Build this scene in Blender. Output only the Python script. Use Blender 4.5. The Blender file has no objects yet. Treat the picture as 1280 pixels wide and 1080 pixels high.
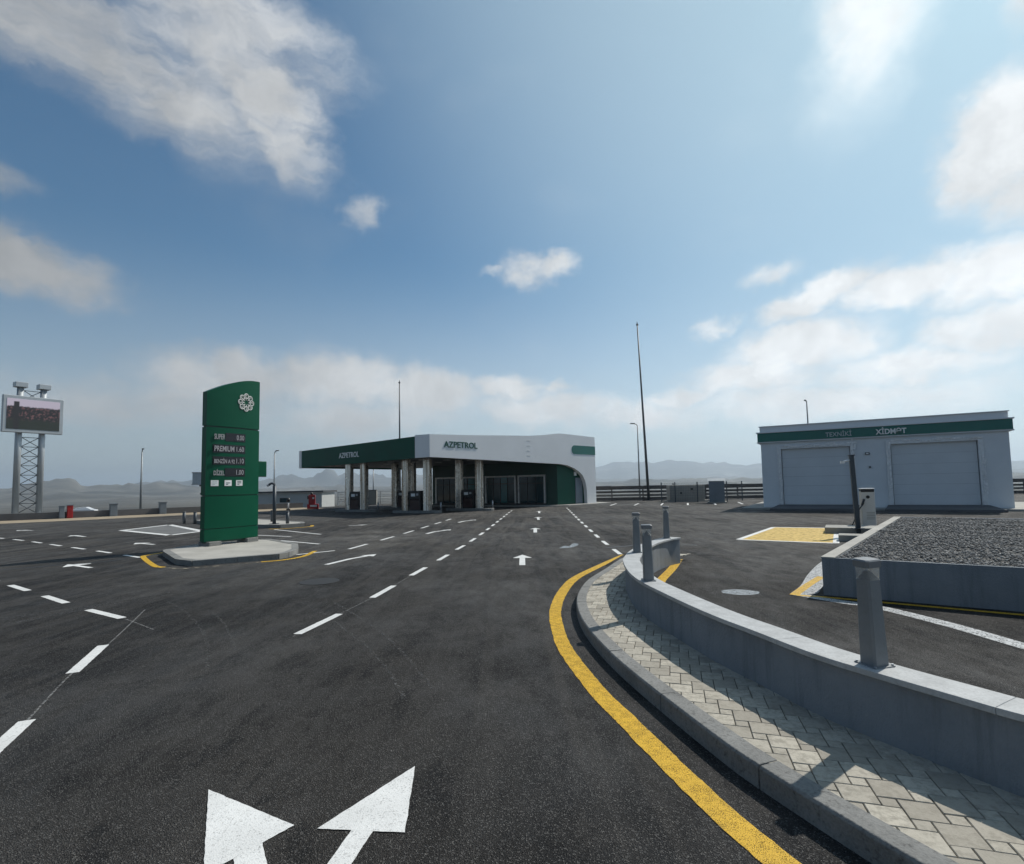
import bpy, bmesh, math, random
import numpy as np
from mathutils import Vector, Matrix, noise as mnoise
random.seed(7)
R = math.radians
S = bpy.context.scene
COL = S.collection

# ------------------------------------------------------------------ camera
SUN_AZ, SUN_EL = R(53), R(47)
cam_d = bpy.data.cameras.new('camera')
cam = bpy.data.objects.new('camera', cam_d); COL.objects.link(cam)
cam_d.sensor_fit = 'HORIZONTAL'; cam_d.sensor_width = 36.0
cam_d.lens = 36.0 * 670 / 1280
cam_d.shift_y = 19.2 / 1280
cam_d.clip_start = 0.05; cam_d.clip_end = 60000
PITCH, ROLL = R(3.999), 0.019
fwd = Vector((0, math.cos(PITCH), math.sin(PITCH)))
up0 = Vector((0, -math.sin(PITCH), math.cos(PITCH))); rt0 = Vector((1, 0, 0))
rt = rt0 * math.cos(ROLL) - up0 * math.sin(ROLL)
up = rt0 * math.sin(ROLL) + up0 * math.cos(ROLL)
M = Matrix((rt, up, -fwd)).transposed().to_4x4(); M.translation = (0, 0, 1.6)
cam.matrix_world = M
S.camera = cam

# ------------------------------------------------------------------ render settings
S.view_settings.view_transform = 'Standard'; S.view_settings.look = 'None'
S.view_settings.gamma = 1.0; S.view_settings.use_curve_mapping = False
S.view_settings.exposure = 0.0
S.cycles.use_denoising = True
S.cycles.max_bounces = 6; S.cycles.volume_bounces = 0
S.cycles.caustics_reflective = False; S.cycles.caustics_refractive = False

# ------------------------------------------------------------------ sun
sd = bpy.data.lights.new('sun', 'SUN'); sd.energy = 4.3; sd.angle = R(0.53); sd.color = (1.0, 0.95, 0.87)
sun = bpy.data.objects.new('sun', sd); COL.objects.link(sun)
sdir = Vector((math.sin(SUN_AZ) * math.cos(SUN_EL), math.cos(SUN_AZ) * math.cos(SUN_EL), math.sin(SUN_EL)))
sun.rotation_euler = sdir.to_track_quat('Z', 'Y').to_euler(); sun.location = (30, 20, 60)

# ------------------------------------------------------------------ sky
SKY_STRENGTH = 0.08
W = bpy.data.worlds.new('World'); S.world = W; W.use_nodes = True
nt = W.node_tree; N = nt.nodes; L = nt.links
for n in list(N): N.remove(n)
def nd(t, **k):
    n = N.new(t)
    for a, b in k.items():
        if a == 'inp':
            for i, v in b.items(): n.inputs[i].default_value = v
        else: setattr(n, a, b)
    return n
def mth(op, a, b=None, clamp=False):
    n = N.new('ShaderNodeMath'); n.operation = op; n.use_clamp = clamp
    for i, v in enumerate((a, b)):
        if v is None: continue
        if isinstance(v, (int, float)): n.inputs[i].default_value = v
        else: L.new(v, n.inputs[i])
    return n.outputs[0]
def smooth(v, a, b, lo=0.0, hi=1.0):
    n = N.new('ShaderNodeMapRange'); n.interpolation_type = 'SMOOTHSTEP'
    L.new(v, n.inputs['Value'])
    for i, x in zip(('From Min', 'From Max', 'To Min', 'To Max'), (a, b, lo, hi)): n.inputs[i].default_value = x
    return n.outputs['Result']
out = nd('ShaderNodeOutputWorld'); bg = nd('ShaderNodeBackground'); bg.inputs['Strength'].default_value = SKY_STRENGTH
L.new(bg.outputs[0], out.inputs['Surface'])
sky = nd('ShaderNodeTexSky', sky_type='NISHITA', sun_disc=False, sun_elevation=SUN_EL, sun_rotation=SUN_AZ,
         altitude=50.0, air_density=1.0, dust_density=0.9, ozone_density=0.8)
tc = nd('ShaderNodeTexCoord'); sep = nd('ShaderNodeSeparateXYZ'); L.new(tc.outputs['Generated'], sep.inputs[0])
azn = mth('ARCTAN2', sep.outputs[0], sep.outputs[1]); eln = mth('ARCSINE', sep.outputs[2])
cmb = nd('ShaderNodeCombineXYZ'); L.new(azn, cmb.inputs[0]); L.new(eln, cmb.inputs[1])
def noise(vec, scale, detail, rough=0.5, dim='3D'):
    n = nd('ShaderNodeTexNoise', noise_dimensions=dim); n.inputs['Scale'].default_value = scale
    n.inputs['Detail'].default_value = detail; n.inputs['Roughness'].default_value = rough
    L.new(vec, n.inputs['Vector']); return n
def vmath(op, a, b):
    n = N.new('ShaderNodeVectorMath'); n.operation = op
    for i, v in enumerate((a, b)):
        if isinstance(v, tuple): n.inputs[i].default_value = v
        else: L.new(v, n.inputs[i])
    return n
# a flat cloud layer seen in perspective: project directions so that clouds flatten towards the horizon
w1 = noise(tc.outputs['Generated'], 5.0, 4, 0.55); w2 = noise(tc.outputs['Generated'], 22.0, 4, 0.6)
off1 = vmath('MULTIPLY', vmath('SUBTRACT', w1.outputs['Color'], (.5, .5, .5)).outputs[0], (.13, .07, 0.0))
off2 = vmath('MULTIPLY', vmath('SUBTRACT', w2.outputs['Color'], (.5, .5, .5)).outputs[0], (.07, .045, 0.0))
wv = vmath('ADD', vmath('ADD', cmb.outputs[0], off1.outputs[0]).outputs[0], off2.outputs[0]).outputs[0]
# clouds: azimuth, elevation (deg), half widths (deg), tilt (deg), strength
CL = [(-35, 33.5, 18, 5.0, -12, .80), (-31, 39, 15, 5, -10, .72), (-24.0, 33.5, 7.5, 4.6, -42, .95), (-27, 40, 14, 4.0, -12, .66), (-44, 34, 9, 3.2, -10, .8), (-29, 36.5, 9, 3.0, -30, .75),
      (-43.5, 17.8, 9.0, 2.7, -7, 1.05), (-47, 19.2, 7, 2.2, 0, .8), (-46, 23.2, 5, 1.6, 0, .5), (-15.9, 27.2, 2.2, 2.4, -35, .55),
      (2.6, 21.9, 4.0, 2.2, 0, .8), (5.6, 22.2, 3.4, 1.3, 8, .72), (-.8, 21.9, 2.8, .8, 0, .66),
      (44.5, 25.0, 6.0, 4.6, 35, 1.15), (48, 22, 6, 4, 10, 1.0),
      (26, 19.2, 3.2, 1.3, 12, .6), (31, 16.6, 7, 2.2, 16, 1.1), (38, 16.2, 8, 2.4, 6, 1.05), (44, 15.6, 6, 3.2, 8, 1.15), (21, 14.9, 3.0, 1.3, 0, .8),
      (28.5, 12.0, 8, 3.0, 4, 1.15), (24.5, 10, 9, 2.6, 0, 1.0), (44, 11.6, 7, 2.6, 0, 1.1), (36, 9.4, 10, 2.0, 0, .95), (18, 9.0, 6, 1.4, 0, .85), (30, 7.0, 18, 2.6, 0, .8),
      (-28, 10.8, 10, 3.0, 0, 1.0), (-18, 11.2, 9, 3.2, -4, 1.12), (-9, 9.6, 9, 3.0, -6, 1.05), (0.2, 10.5, 4.6, 1.5, 0, 1.05), (4, 8.4, 10, 2.4, 0, .95), (5.5, 10.3, 3, .8, 0, .8), (12, 7.5, 9, 2.2, 0, .8),
      (-33, 8.0, 16, 3.2, 0, .68), (-14, 7.5, 14, 2.6, 0, .72), (34, 6.5, 14, 2.4, 0, .62),
      (35.5, 37.5, 4.5, 7.0, -28, .62), (33, 35.0, 2.2, .9, 20, .5), (47, 33, 3, 3, 0, .6),
      # the same kind of sky goes on beyond the frame
      (-75, 28, 18, 6, 10, 1.0), (-95, 14, 22, 4, 0, 1.0), (-130, 35, 22, 8, -15, 1.0), (-160, 16, 22, 4, 0, 1.0), (160, 26, 20, 6, 10, 1.0),
      (120, 14, 24, 4, 0, 1.0), (90, 30, 16, 6, 10, 1.0), (70, 15, 14, 4, 0, 1.0), (-60, 55, 20, 8, 20, .9), (60, 62, 14, 7, 0, .8), (150, 58, 25, 8, 0, .8)]
dens = None
for a, e, ra, rb, t, s in CL:
    mp = nd('ShaderNodeMapping', vector_type='TEXTURE')
    mp.inputs['Location'].default_value = (R(a), R(e), 0); mp.inputs['Rotation'].default_value = (0, 0, R(t))
    mp.inputs['Scale'].default_value = (R(ra), R(rb), 1)
    L.new(wv, mp.inputs['Vector'])
    ln = N.new('ShaderNodeVectorMath'); ln.operation = 'LENGTH'; L.new(mp.outputs[0], ln.inputs[0])
    m = smooth(ln.outputs['Value'], 0.15, 1.35, s, 0.0)
    dens = m if dens is None else mth('MAXIMUM', dens, m)
stv = vmath('MULTIPLY', cmb.outputs[0], (1.0, 1.9, 1.0)).outputs[0]
f1 = noise(stv, 7.5, 11, 0.66); f2 = noise(stv, 3.0, 3, 0.5)
strm = nd('ShaderNodeMapping'); strm.inputs['Rotation'].default_value = (0, 0, R(30)); strm.inputs['Scale'].default_value = (1.0, 4.2, 1.0)
L.new(wv, strm.inputs['Vector']); f3 = noise(strm.outputs[0], 5.0, 8, 0.62)
high = mth('MULTIPLY', smooth(eln, R(24), R(31)), smooth(azn, R(-14), R(-8), 1.0, 0.0))      # wind-drawn high cloud
fmix = nd('ShaderNodeMix', data_type='FLOAT'); L.new(high, fmix.inputs[0]); L.new(f1.outputs['Fac'], fmix.inputs[2]); L.new(f3.outputs['Fac'], fmix.inputs[3])
fb = mth('SUBTRACT', fmix.outputs[0], 0.5)
cov = mth('ADD', dens, mth('MULTIPLY', fb, mth('ADD', mth('MULTIPLY', dens, 1.6), 0.28)))
alpha = smooth(cov, 0.08, 1.0, 0.0, 0.95)
# veil of thin high haze with the same noise
veil = smooth(f2.outputs['Fac'], 0.5, 0.8, 0.0, 0.10)
# cloud brightness: thicker is whiter at the top, all brighter towards the sun
dsun = vmath('DOT_PRODUCT', tc.outputs['Generated'], tuple(sdir)).outputs['Value']
glow = smooth(dsun, 0.05, 1.0, 0.0, 1.0)
shade = noise(wv, 9.0, 5, 0.6)
base = mth('MULTIPLY', mth('ADD', mth('ADD', mth('MULTIPLY', glow, 7.0), 4.2), smooth(eln, R(7), R(23), 2.2, 0.0)), smooth(shade.outputs['Fac'], 0.25, 0.75, 0.82, 1.15))
ccol = nd('ShaderNodeVectorMath', operation='SCALE'); ccol.inputs[0].default_value = (.98, 1.0, 1.01); L.new(base, ccol.inputs['Scale'])
tint = vmath('MULTIPLY', sky.outputs[0], (.57, .95, 1.09))
mx1 = nd('ShaderNodeMix', data_type='RGBA'); L.new(veil, mx1.inputs[0]); L.new(tint.outputs[0], mx1.inputs[6]); L.new(ccol.outputs[0], mx1.inputs[7])
aur = smooth(dsun, 0.55, 1.0, 0.0, 0.50)
acol = nd('ShaderNodeVectorMath', operation='SCALE'); acol.inputs[0].default_value = (.78, 1.0, 1.07); acol.inputs['Scale'].default_value = 10.5
low = smooth(eln, R(-3), R(24), 0.80, 0.0)                       # dusty layer above the horizon
lcol = nd('ShaderNodeVectorMath', operation='SCALE'); lcol.inputs[0].default_value = (.93, 1.0, 1.045); L.new(mth('ADD', mth('MULTIPLY', glow, 6.0), 6.5), lcol.inputs['Scale'])
mx4 = nd('ShaderNodeMix', data_type='RGBA'); L.new(low, mx4.inputs[0]); L.new(mx1.outputs[2], mx4.inputs[6]); L.new(lcol.outputs[0], mx4.inputs[7])
mx3 = nd('ShaderNodeMix', data_type='RGBA'); L.new(aur, mx3.inputs[0]); L.new(mx4.outputs[2], mx3.inputs[6]); L.new(acol.outputs[0], mx3.inputs[7])
mx2 = nd('ShaderNodeMix', data_type='RGBA'); L.new(alpha, mx2.inputs[0]); cm = nd('ShaderNodeMapping', vector_type='TEXTURE'); cm.inputs['Location'].default_value = (R(37.5), R(40), 0); cm.inputs['Rotation'].default_value = (0, 0, R(-28)); cm.inputs['Scale'].default_value = (R(5.2), R(11.5), 1)
L.new(wv, cm.inputs['Vector']); cl = N.new('ShaderNodeVectorMath'); cl.operation = 'LENGTH'; L.new(cm.outputs[0], cl.inputs[0])
thin = mth('MULTIPLY', smooth(cl.outputs['Value'], 0.0, 1.3, 1.0, 0.0), smooth(f1.outputs['Fac'], .25, .7, .7, 1.0))     # thin cirrus lit from behind
tcol = nd('ShaderNodeVectorMath', operation='SCALE'); tcol.inputs[0].default_value = (.95, 1.0, 1.0); tcol.inputs['Scale'].default_value = 15.0
mx5 = nd('ShaderNodeMix', data_type='RGBA'); L.new(thin, mx5.inputs[0]); L.new(mx3.outputs[2], mx5.inputs[6]); L.new(tcol.outputs[0], mx5.inputs[7])
L.new(mx5.outputs[2], mx2.inputs[6]); L.new(ccol.outputs[0], mx2.inputs[7])
L.new(mx2.outputs[2], bg.inputs['Color'])

# ------------------------------------------------------------------ helpers
class MB:
    def __init__(s): s.v = []; s.f = []; s.sm = []
    def add(s, vs, fs, smooth=False):
        b = len(s.v); s.v += [tuple(v) for v in vs]
        for f in fs: s.f.append(tuple(b + i for i in f)); s.sm.append(smooth)
        return s
    def prism(s, pts, z0, z1, caps=True):
        n = len(pts)
        A = sum(pts[i][0] * pts[(i + 1) % n][1] - pts[(i + 1) % n][0] * pts[i][1] for i in range(n))
        if A < 0: pts = pts[::-1]
        za = z0 if isinstance(z0, (list, tuple)) else [z0] * n
        zb = z1 if isinstance(z1, (list, tuple)) else [z1] * n
        if A < 0: za = list(za)[::-1]; zb = list(zb)[::-1]
        vs = [(p[0], p[1], za[i]) for i, p in enumerate(pts)] + [(p[0], p[1], zb[i]) for i, p in enumerate(pts)]
        fs = [(i, (i + 1) % n, n + (i + 1) % n, n + i) for i in range(n)]
        if caps: fs += [tuple(range(n - 1, -1, -1)), tuple(range(n, 2 * n))]
        return s.add(vs, fs)
    def box(s, c, d, rz=0.0):
        x, y, z = d[0] / 2, d[1] / 2, d[2] / 2; ca, sa = math.cos(rz), math.sin(rz)
        pts = [(c[0] + u * ca - v * sa, c[1] + u * sa + v * ca) for u, v in ((-x, -y), (x, -y), (x, y), (-x, y))]
        return s.prism(pts, c[2] - z, c[2] + z)
    def tube(s, p0, p1, r0, r1=None, n=10, caps=True):
        r1 = r0 if r1 is None else r1
        p0 = Vector(p0); p1 = Vector(p1); d = (p1 - p0).normalized()
        a = d.orthogonal().normalized(); b = d.cross(a)
        vs = []
        for p, r in ((p0, r0), (p1, r1)):
            for i in range(n):
                t = 2 * math.pi * i / n; vs.append(p + a * (r * math.cos(t)) + b * (r * math.sin(t)))
        base = len(s.v); s.v += [tuple(v) for v in vs]
        for i in range(n): s.f.append((base + i, base + (i + 1) % n, base + n + (i + 1) % n, base + n + i)); s.sm.append(True)
        if caps:
            s.f.append(tuple(base + i for i in range(n - 1, -1, -1))); s.sm.append(False)
            s.f.append(tuple(base + n + i for i in range(n))); s.sm.append(False)
        return s
    def path(s, pts, r, n=8):
        for a, b in zip(pts[:-1], pts[1:]): s.tube(a, b, r, n=n)
        return s
    def slab(s, o, u, v, w):          # box spanned by three vectors from corner o
        o, u, v, w = map(Vector, (o, u, v, w))
        vs = [o, o + u, o + u + v, o + v, o + w, o + u + w, o + u + v + w, o + v + w]
        return s.add(vs, [(0, 3, 2, 1), (4, 5, 6, 7), (0, 1, 5, 4), (1, 2, 6, 5), (2, 3, 7, 6), (3, 0, 4, 7)])
    def face(s, pts): return s.add(pts, [tuple(range(len(pts)))])

def mesh(mb, name):
    me = bpy.data.meshes.new(name); me.from_pydata(mb.v, [], mb.f)
    me.polygons.foreach_set('use_smooth', mb.sm); 
    bm = bmesh.new(); bm.from_mesh(me); bmesh.ops.recalc_face_normals(bm, faces=bm.faces); bm.to_mesh(me); bm.free()
    me.update(); return me
def obj(name, mb, m, parent=None, loc=None, bevel=0.0, segs=2, world=False):
    """link ONE mesh object; world=True: vertices are world coordinates even though it has a parent"""
    if world and parent is not None:
        inv = parent.matrix_basis.inverted()
        if parent.parent is not None: inv = inv @ parent.parent.matrix_basis.inverted()
        mb.v = [tuple(inv @ Vector(v)) for v in mb.v]
    o = bpy.data.objects.new(name, mesh(mb, name) if isinstance(mb, MB) else mb)
    if m: o.data.materials.append(m) if not o.data.materials else None
    if parent: o.parent = parent
    if loc: o.location = loc
    COL.objects.link(o)
    if bevel:
        b = o.modifiers.new('bevel', 'BEVEL'); b.width = bevel; b.segments = segs; b.limit_method = 'ANGLE'; b.angle_limit = R(35)
    return o
def tag(o, label, cat, group=None):
    o['label'] = label; o['category'] = cat
    if group: o['group'] = group
    return o
def thing(name, label, cat, loc=(0, 0, 0), rz=0.0, group=None):
    o = bpy.data.objects.new(name, None); o.location = loc; o.rotation_euler = (0, 0, rz); o.empty_display_size = 0.2
    COL.objects.link(o); tag(o, label, cat, group)
    o.matrix_basis = Matrix.Translation(loc) @ Matrix.Rotation(rz, 4, 'Z')
    return o
def struct(o): o['kind'] = 'structure'; return o
def stuff(o): o['kind'] = 'stuff'; return o
def dup(root, loc, rz, label, rot=None):
    def cp(o, par):
        c = o.copy(); COL.objects.link(c)
        if par: c.parent = par
        for ch in [x for x in bpy.data.objects if x.parent == o and x is not c]:
            if ch.name in done: continue
            cp(ch, c)
        return c
    done = set()
    kids = [(x, [y for y in x.children]) for x in root.children]
    r = root.copy(); COL.objects.link(r); r.location = loc; r.rotation_euler = rot or (0, 0, rz); r['label'] = label
    for k, gs in kids:
        c = k.copy(); COL.objects.link(c); c.parent = r
        for g in gs:
            d = g.copy(); COL.objects.link(d); d.parent = c
    return r
def text_mb(body, size, extrude, bold=0.0, space=1.0):
    cu = bpy.data.curves.new('lettering', 'FONT'); cu.body = body; cu.size = size; cu.extrude = extrude; cu.offset = bold
    cu.space_character = space; cu.align_x = 'CENTER'; cu.align_y = 'CENTER'; cu.resolution_u = 3
    o = bpy.data.objects.new('lettering', cu); COL.objects.link(o)
    dg = bpy.context.evaluated_depsgraph_get()
    me = bpy.data.meshes.new_from_object(o.evaluated_get(dg))
    COL.objects.unlink(o); bpy.data.objects.remove(o)
    mb = MB(); mb.add([v.co for v in me.vertices], [tuple(p.vertices) for p in me.polygons])
    xs = [v[0] for v in mb.v]; ys = [v[1] for v in mb.v]
    cx, cy = (min(xs) + max(xs)) / 2, (min(ys) + max(ys)) / 2
    mb.v = [(v[0] - cx, v[1] - cy, v[2]) for v in mb.v]; mb.w = max(xs) - min(xs); mb.h = max(ys) - min(ys)
    return mb
def lettering(body, height, width, depth, centre, ux, nrm, m, parent, name='lettering', bold=0.0):
    """letters standing on a wall: ux = reading direction, nrm = outward normal (world)"""
    t = text_mb(body, 1.0, 0.5, bold); sx = width / t.w; sy = height / t.h
    ux = Vector(ux).normalized(); nrm = Vector(nrm).normalized(); c = Vector(centre)
    t.v = [tuple(c + ux * (v[0] * sx) + Vector((0, 0, 1)) * (v[1] * sy) + nrm * ((v[2] + .5) * depth)) for v in t.v]
    return obj(name, t, m, parent, world=True)

# ------------------------------------------------------------------ materials
def mat(name, col, rough=0.6, metal=0.0, var=0.12, vscale=3.0, bump=0.0, bscale=60.0, spec=0.5, coat=0.0, col2=None, dirt=0.0, emit=None):
    m = bpy.data.materials.new(name); m.use_nodes = True; t = m.node_tree; b = t.nodes['Principled BSDF']
    b.inputs['Roughness'].default_value = rough; b.inputs['Metallic'].default_value = metal
    b.inputs['Specular IOR Level'].default_value = spec
    if coat: b.inputs['Coat Weight'].default_value = coat; b.inputs['Coat Roughness'].default_value = 0.08
    co = t.nodes.new('ShaderNodeTexCoord')
    n = t.nodes.new('ShaderNodeTexNoise'); n.inputs['Scale'].default_value = vscale; n.inputs['Detail'].default_value = 6; n.inputs['Roughness'].default_value = .62
    t.links.new(co.outputs['Object'], n.inputs['Vector'])
    r = t.nodes.new('ShaderNodeValToRGB'); c2 = col2 or tuple(min(1, c * (1 + var)) for c in col)
    r.color_ramp.elements[0].position = .3; r.color_ramp.elements[1].position = .7
    r.color_ramp.elements[0].color = (*[c * (1 - var) for c in col], 1); r.color_ramp.elements[1].color = (*c2, 1)
    t.links.new(n.outputs['Fac'], r.inputs[0])
    colsock = r.outputs[0]
    if dirt:
        n3 = t.nodes.new('ShaderNodeTexNoise'); n3.inputs['Scale'].default_value = vscale * 6; n3.inputs['Detail'].default_value = 8; n3.inputs['Roughness'].default_value = .75
        t.links.new(co.outputs['Object'], n3.inputs['Vector'])
        mr = t.nodes.new('ShaderNodeMapRange'); mr.inputs[1].default_value = .52; mr.inputs[2].default_value = .75; mr.inputs[4].default_value = dirt
        t.links.new(n3.outputs['Fac'], mr.inputs[0])
        mx = t.nodes.new('ShaderNodeMix'); mx.data_type = 'RGBA'; mx.inputs[7].default_value = (.09, .08, .07, 1)
        t.links.new(mr.outputs[0], mx.inputs[0]); t.links.new(colsock, mx.inputs[6]); colsock = mx.outputs[2]
    t.links.new(colsock, b.inputs['Base Color'])
    mr = t.nodes.new('ShaderNodeMapRange'); mr.inputs[3].default_value = max(.02, rough - .08); mr.inputs[4].default_value = min(1, rough + .08)
    t.links.new(n.outputs['Fac'], mr.inputs[0]); t.links.new(mr.outputs[0], b.inputs['Roughness'])
    if bump:
        n2 = t.nodes.new('ShaderNodeTexNoise'); n2.inputs['Scale'].default_value = bscale; n2.inputs['Detail'].default_value = 4
        t.links.new(co.outputs['Object'], n2.inputs['Vector'])
        bp = t.nodes.new('ShaderNodeBump'); bp.inputs['Strength'].default_value = bump; bp.inputs['Distance'].default_value = .01
        t.links.new(n2.outputs['Fac'], bp.inputs['Height']); t.links.new(bp.outputs[0], b.inputs['Normal'])
    if emit:
        b.inputs['Emission Color'].default_value = (*emit[:3], 1); b.inputs['Emission Strength'].default_value = emit[3]
    return m
class NT:
    """small wrapper for hand-made node materials"""
    def __init__(s, name):
        s.m = bpy.data.materials.new(name); s.m.use_nodes = True; s.t = s.m.node_tree; s.b = s.t.nodes['Principled BSDF']
        s.co = s.t.nodes.new('ShaderNodeTexCoord').outputs['Object']
    def lk(s, a, b): s.t.links.new(a, b)
    def noise(s, scale, detail=5, rough=.6, vec=None, dist=0.0):
        n = s.t.nodes.new('ShaderNodeTexNoise'); n.inputs['Scale'].default_value = scale; n.inputs['Detail'].default_value = detail
        n.inputs['Roughness'].default_value = rough; n.inputs['Distortion'].default_value = dist; s.lk(vec or s.co, n.inputs['Vector']); return n.outputs['Fac']
    def mapping(s, loc=(0, 0, 0), rot=(0, 0, 0), sc=(1, 1, 1), kind='POINT'):
        n = s.t.nodes.new('ShaderNodeMapping'); n.vector_type = kind
        for i, v in zip((1, 2, 3), (loc, rot, sc)): n.inputs[i].default_value = v
        s.lk(s.co, n.inputs[0]); return n.outputs[0]
    def rng(s, v, a, b, lo=0., hi=1., kind='SMOOTHSTEP'):
        n = s.t.nodes.new('ShaderNodeMapRange'); n.interpolation_type = kind
        for i, x in zip((1, 2, 3, 4), (a, b, lo, hi)): n.inputs[i].default_value = x
        s.lk(v, n.inputs[0]); return n.outputs[0]
    def mix(s, f, a, b, mode='MIX'):
        n = s.t.nodes.new('ShaderNodeMix'); n.data_type = 'RGBA'; n.blend_type = mode
        if isinstance(f, (int, float)): n.inputs[0].default_value = f
        else: s.lk(f, n.inputs[0])
        for i, v in ((6, a), (7, b)):
            if isinstance(v, tuple): n.inputs[i].default_value = (*v[:3], 1)
            else: s.lk(v, n.inputs[i])
        return n.outputs[2]
    def mth(s, op, a, b=0.0):
        n = s.t.nodes.new('ShaderNodeMath'); n.operation = op
        for i, v in enumerate((a, b)):
            if isinstance(v, (int, float)): n.inputs[i].default_value = v
            else: s.lk(v, n.inputs[i])
        return n.outputs[0]
    def bump(s, h, st, dist=.01):
        n = s.t.nodes.new('ShaderNodeBump'); n.inputs['Strength'].default_value = st; n.inputs['Distance'].default_value = dist
        s.lk(h, n.inputs['Height']); s.lk(n.outputs[0], s.b.inputs['Normal'])

def asphalt():
    a = NT('asphalt'); 
    big = a.noise(.22, 6, .6); mid = a.noise(1.1, 6, .65)
    streak = a.noise(.8, 7, .7, a.mapping(rot=(0, 0, R(70)), sc=(2.6, .28, 1)), .6)
    streak2 = a.noise(.7, 5, .7, a.mapping(rot=(0, 0, R(52)), sc=(2.2, .3, 1)))
    sepn = a.t.nodes.new('ShaderNodeSeparateXYZ'); a.lk(a.co, sepn.inputs[0])
    c = a.mix(a.rng(big, .41, .60), (.015, .0155, .0165), (.046, .045, .044))
    c = a.mix(a.mth('MULTIPLY', a.rng(mid, .46, .62), .6), c, (.066, .061, .056))
    lane = a.mth('MULTIPLY', a.rng(a.mth('ADD', sepn.outputs[0], a.mth('MULTIPLY', mid, 1.6)), -2.3, -1.3), a.rng(a.mth('ADD', sepn.outputs[0], a.mth('MULTIPLY', big, 2.0)), -.2, 1.4, 1, 0))
    c = a.mix(a.mth('MULTIPLY', lane, a.rng(sepn.outputs[1], 2.0, 9.0, .75, .25)), c, (.064, .058, .051))
    blot = a.noise(3.2, 8, .75, a.mapping(rot=(0, 0, R(35)), sc=(1.0, .55, 1)), .25); c = a.mix(a.mth('MULTIPLY', a.rng(blot, .49, .61), .8), c, (.018, .0185, .0195))
    mpd = a.mapping((-4.4, 17.0, 0), (0, 0, R(18)), (1.9, 4.6, 1), 'TEXTURE'); vl = a.t.nodes.new('ShaderNodeVectorMath'); vl.operation = 'LENGTH'; a.lk(mpd, vl.inputs[0])
    spot = a.mth('MULTIPLY', a.rng(vl.outputs['Value'], .25, 1.15, 1, 0), a.rng(a.noise(.9, 7, .7), .36, .62)); c = a.mix(a.mth('MULTIPLY', spot, .9), c, (.27, .255, .23))
    # dust carried in by the works, thicker towards the far court
    far = a.rng(sepn.outputs[1], 4.5, 17.0, .14, 1.0)
    dust = a.mth('MULTIPLY', a.rng(streak, .42, .62), far)
    c = a.mix(a.mth('MULTIPLY', dust, .85), c, (.125, .114, .100))
    c = a.mix(a.mth('MULTIPLY', a.rng(streak2, .5, .72), a.mth('MULTIPLY', far, .5)), c, (.12, .112, .1))
    track = a.noise(1.1, 5, .6, a.mapping(rot=(0, 0, R(4)), sc=(3.0, .10, 1)), .3); c = a.mix(a.mth('MULTIPLY', a.rng(track, .5, .62), .5), c, (.075, .070, .064))
    track2 = a.noise(1.4, 5, .6, a.mapping(rot=(0, 0, R(-38)), sc=(2.6, .10, 1)), .4); c = a.mix(a.mth('MULTIPLY', a.rng(track2, .52, .64), .45), c, (.085, .078, .070))
    grain = a.noise(230, 3, .6); grain2 = a.noise(170, 3, .6)
    vor = a.t.nodes.new('ShaderNodeTexVoronoi'); vor.inputs['Scale'].default_value = 175; a.lk(a.co, vor.inputs['Vector'])
    c = a.mix(a.rng(grain, .42, .58, 0, .75), c, (.009, .009, .010))
    sep2 = a.t.nodes.new('ShaderNodeSeparateColor'); a.lk(vor.outputs['Color'], sep2.inputs[0])
    c = a.mix(a.mth('MULTIPLY', a.rng(sep2.outputs[0], .80, .96), .65), c, (.17, .165, .157))
    speck = a.rng(a.noise(38, 2, .4), .735, .76); c = a.mix(a.mth('MULTIPLY', speck, .5), c, (.3, .29, .27))
    a.lk(c, a.b.inputs['Base Color'])
    a.lk(a.rng(blot, .35, .65, .66, .92), a.b.inputs['Roughness']); a.lk(a.rng(big, .4, .62, .12, .34), a.b.inputs['Specular IOR Level'])
    a.bump(a.mth('ADD', a.mth('MULTIPLY', grain2, .6), vor.outputs['Distance']), 1.0, .009)
    return a.m
def paint(name, col, worn=(.05, .05, .05), amount=.35, lo=.56, hi=.68, gscale=120):
    a = NT(name)
    n1 = a.noise(gscale, 3, .6); n2 = a.noise(3.0, 6, .7); n3 = a.noise(14, 5, .7)
    c = a.mix(a.rng(n2, .3, .7), tuple(x * .86 for x in col), col)
    w = a.mth('MULTIPLY', a.rng(n1, lo - .04, hi), a.rng(n3, .35, .65, .35, 1.0)); w = a.mth('MULTIPLY', w, amount * 2)
    a.lk(c, a.b.inputs['Base Color']); tb = a.t.nodes.new('ShaderNodeBsdfTransparent'); ms = a.t.nodes.new('ShaderNodeMixShader'); om = a.t.nodes['Material Output']
    wc = a.mth('MINIMUM', w, 1.0); a.lk(wc, ms.inputs[0]); a.lk(a.b.outputs[0], ms.inputs[1]); a.lk(tb.outputs[0], ms.inputs[2]); a.lk(ms.outputs[0], om.inputs['Surface']); a.b.inputs['Roughness'].default_value = .65
    a.bump(a.noise(160, 2, .5), .5, .004); return a.m
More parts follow.
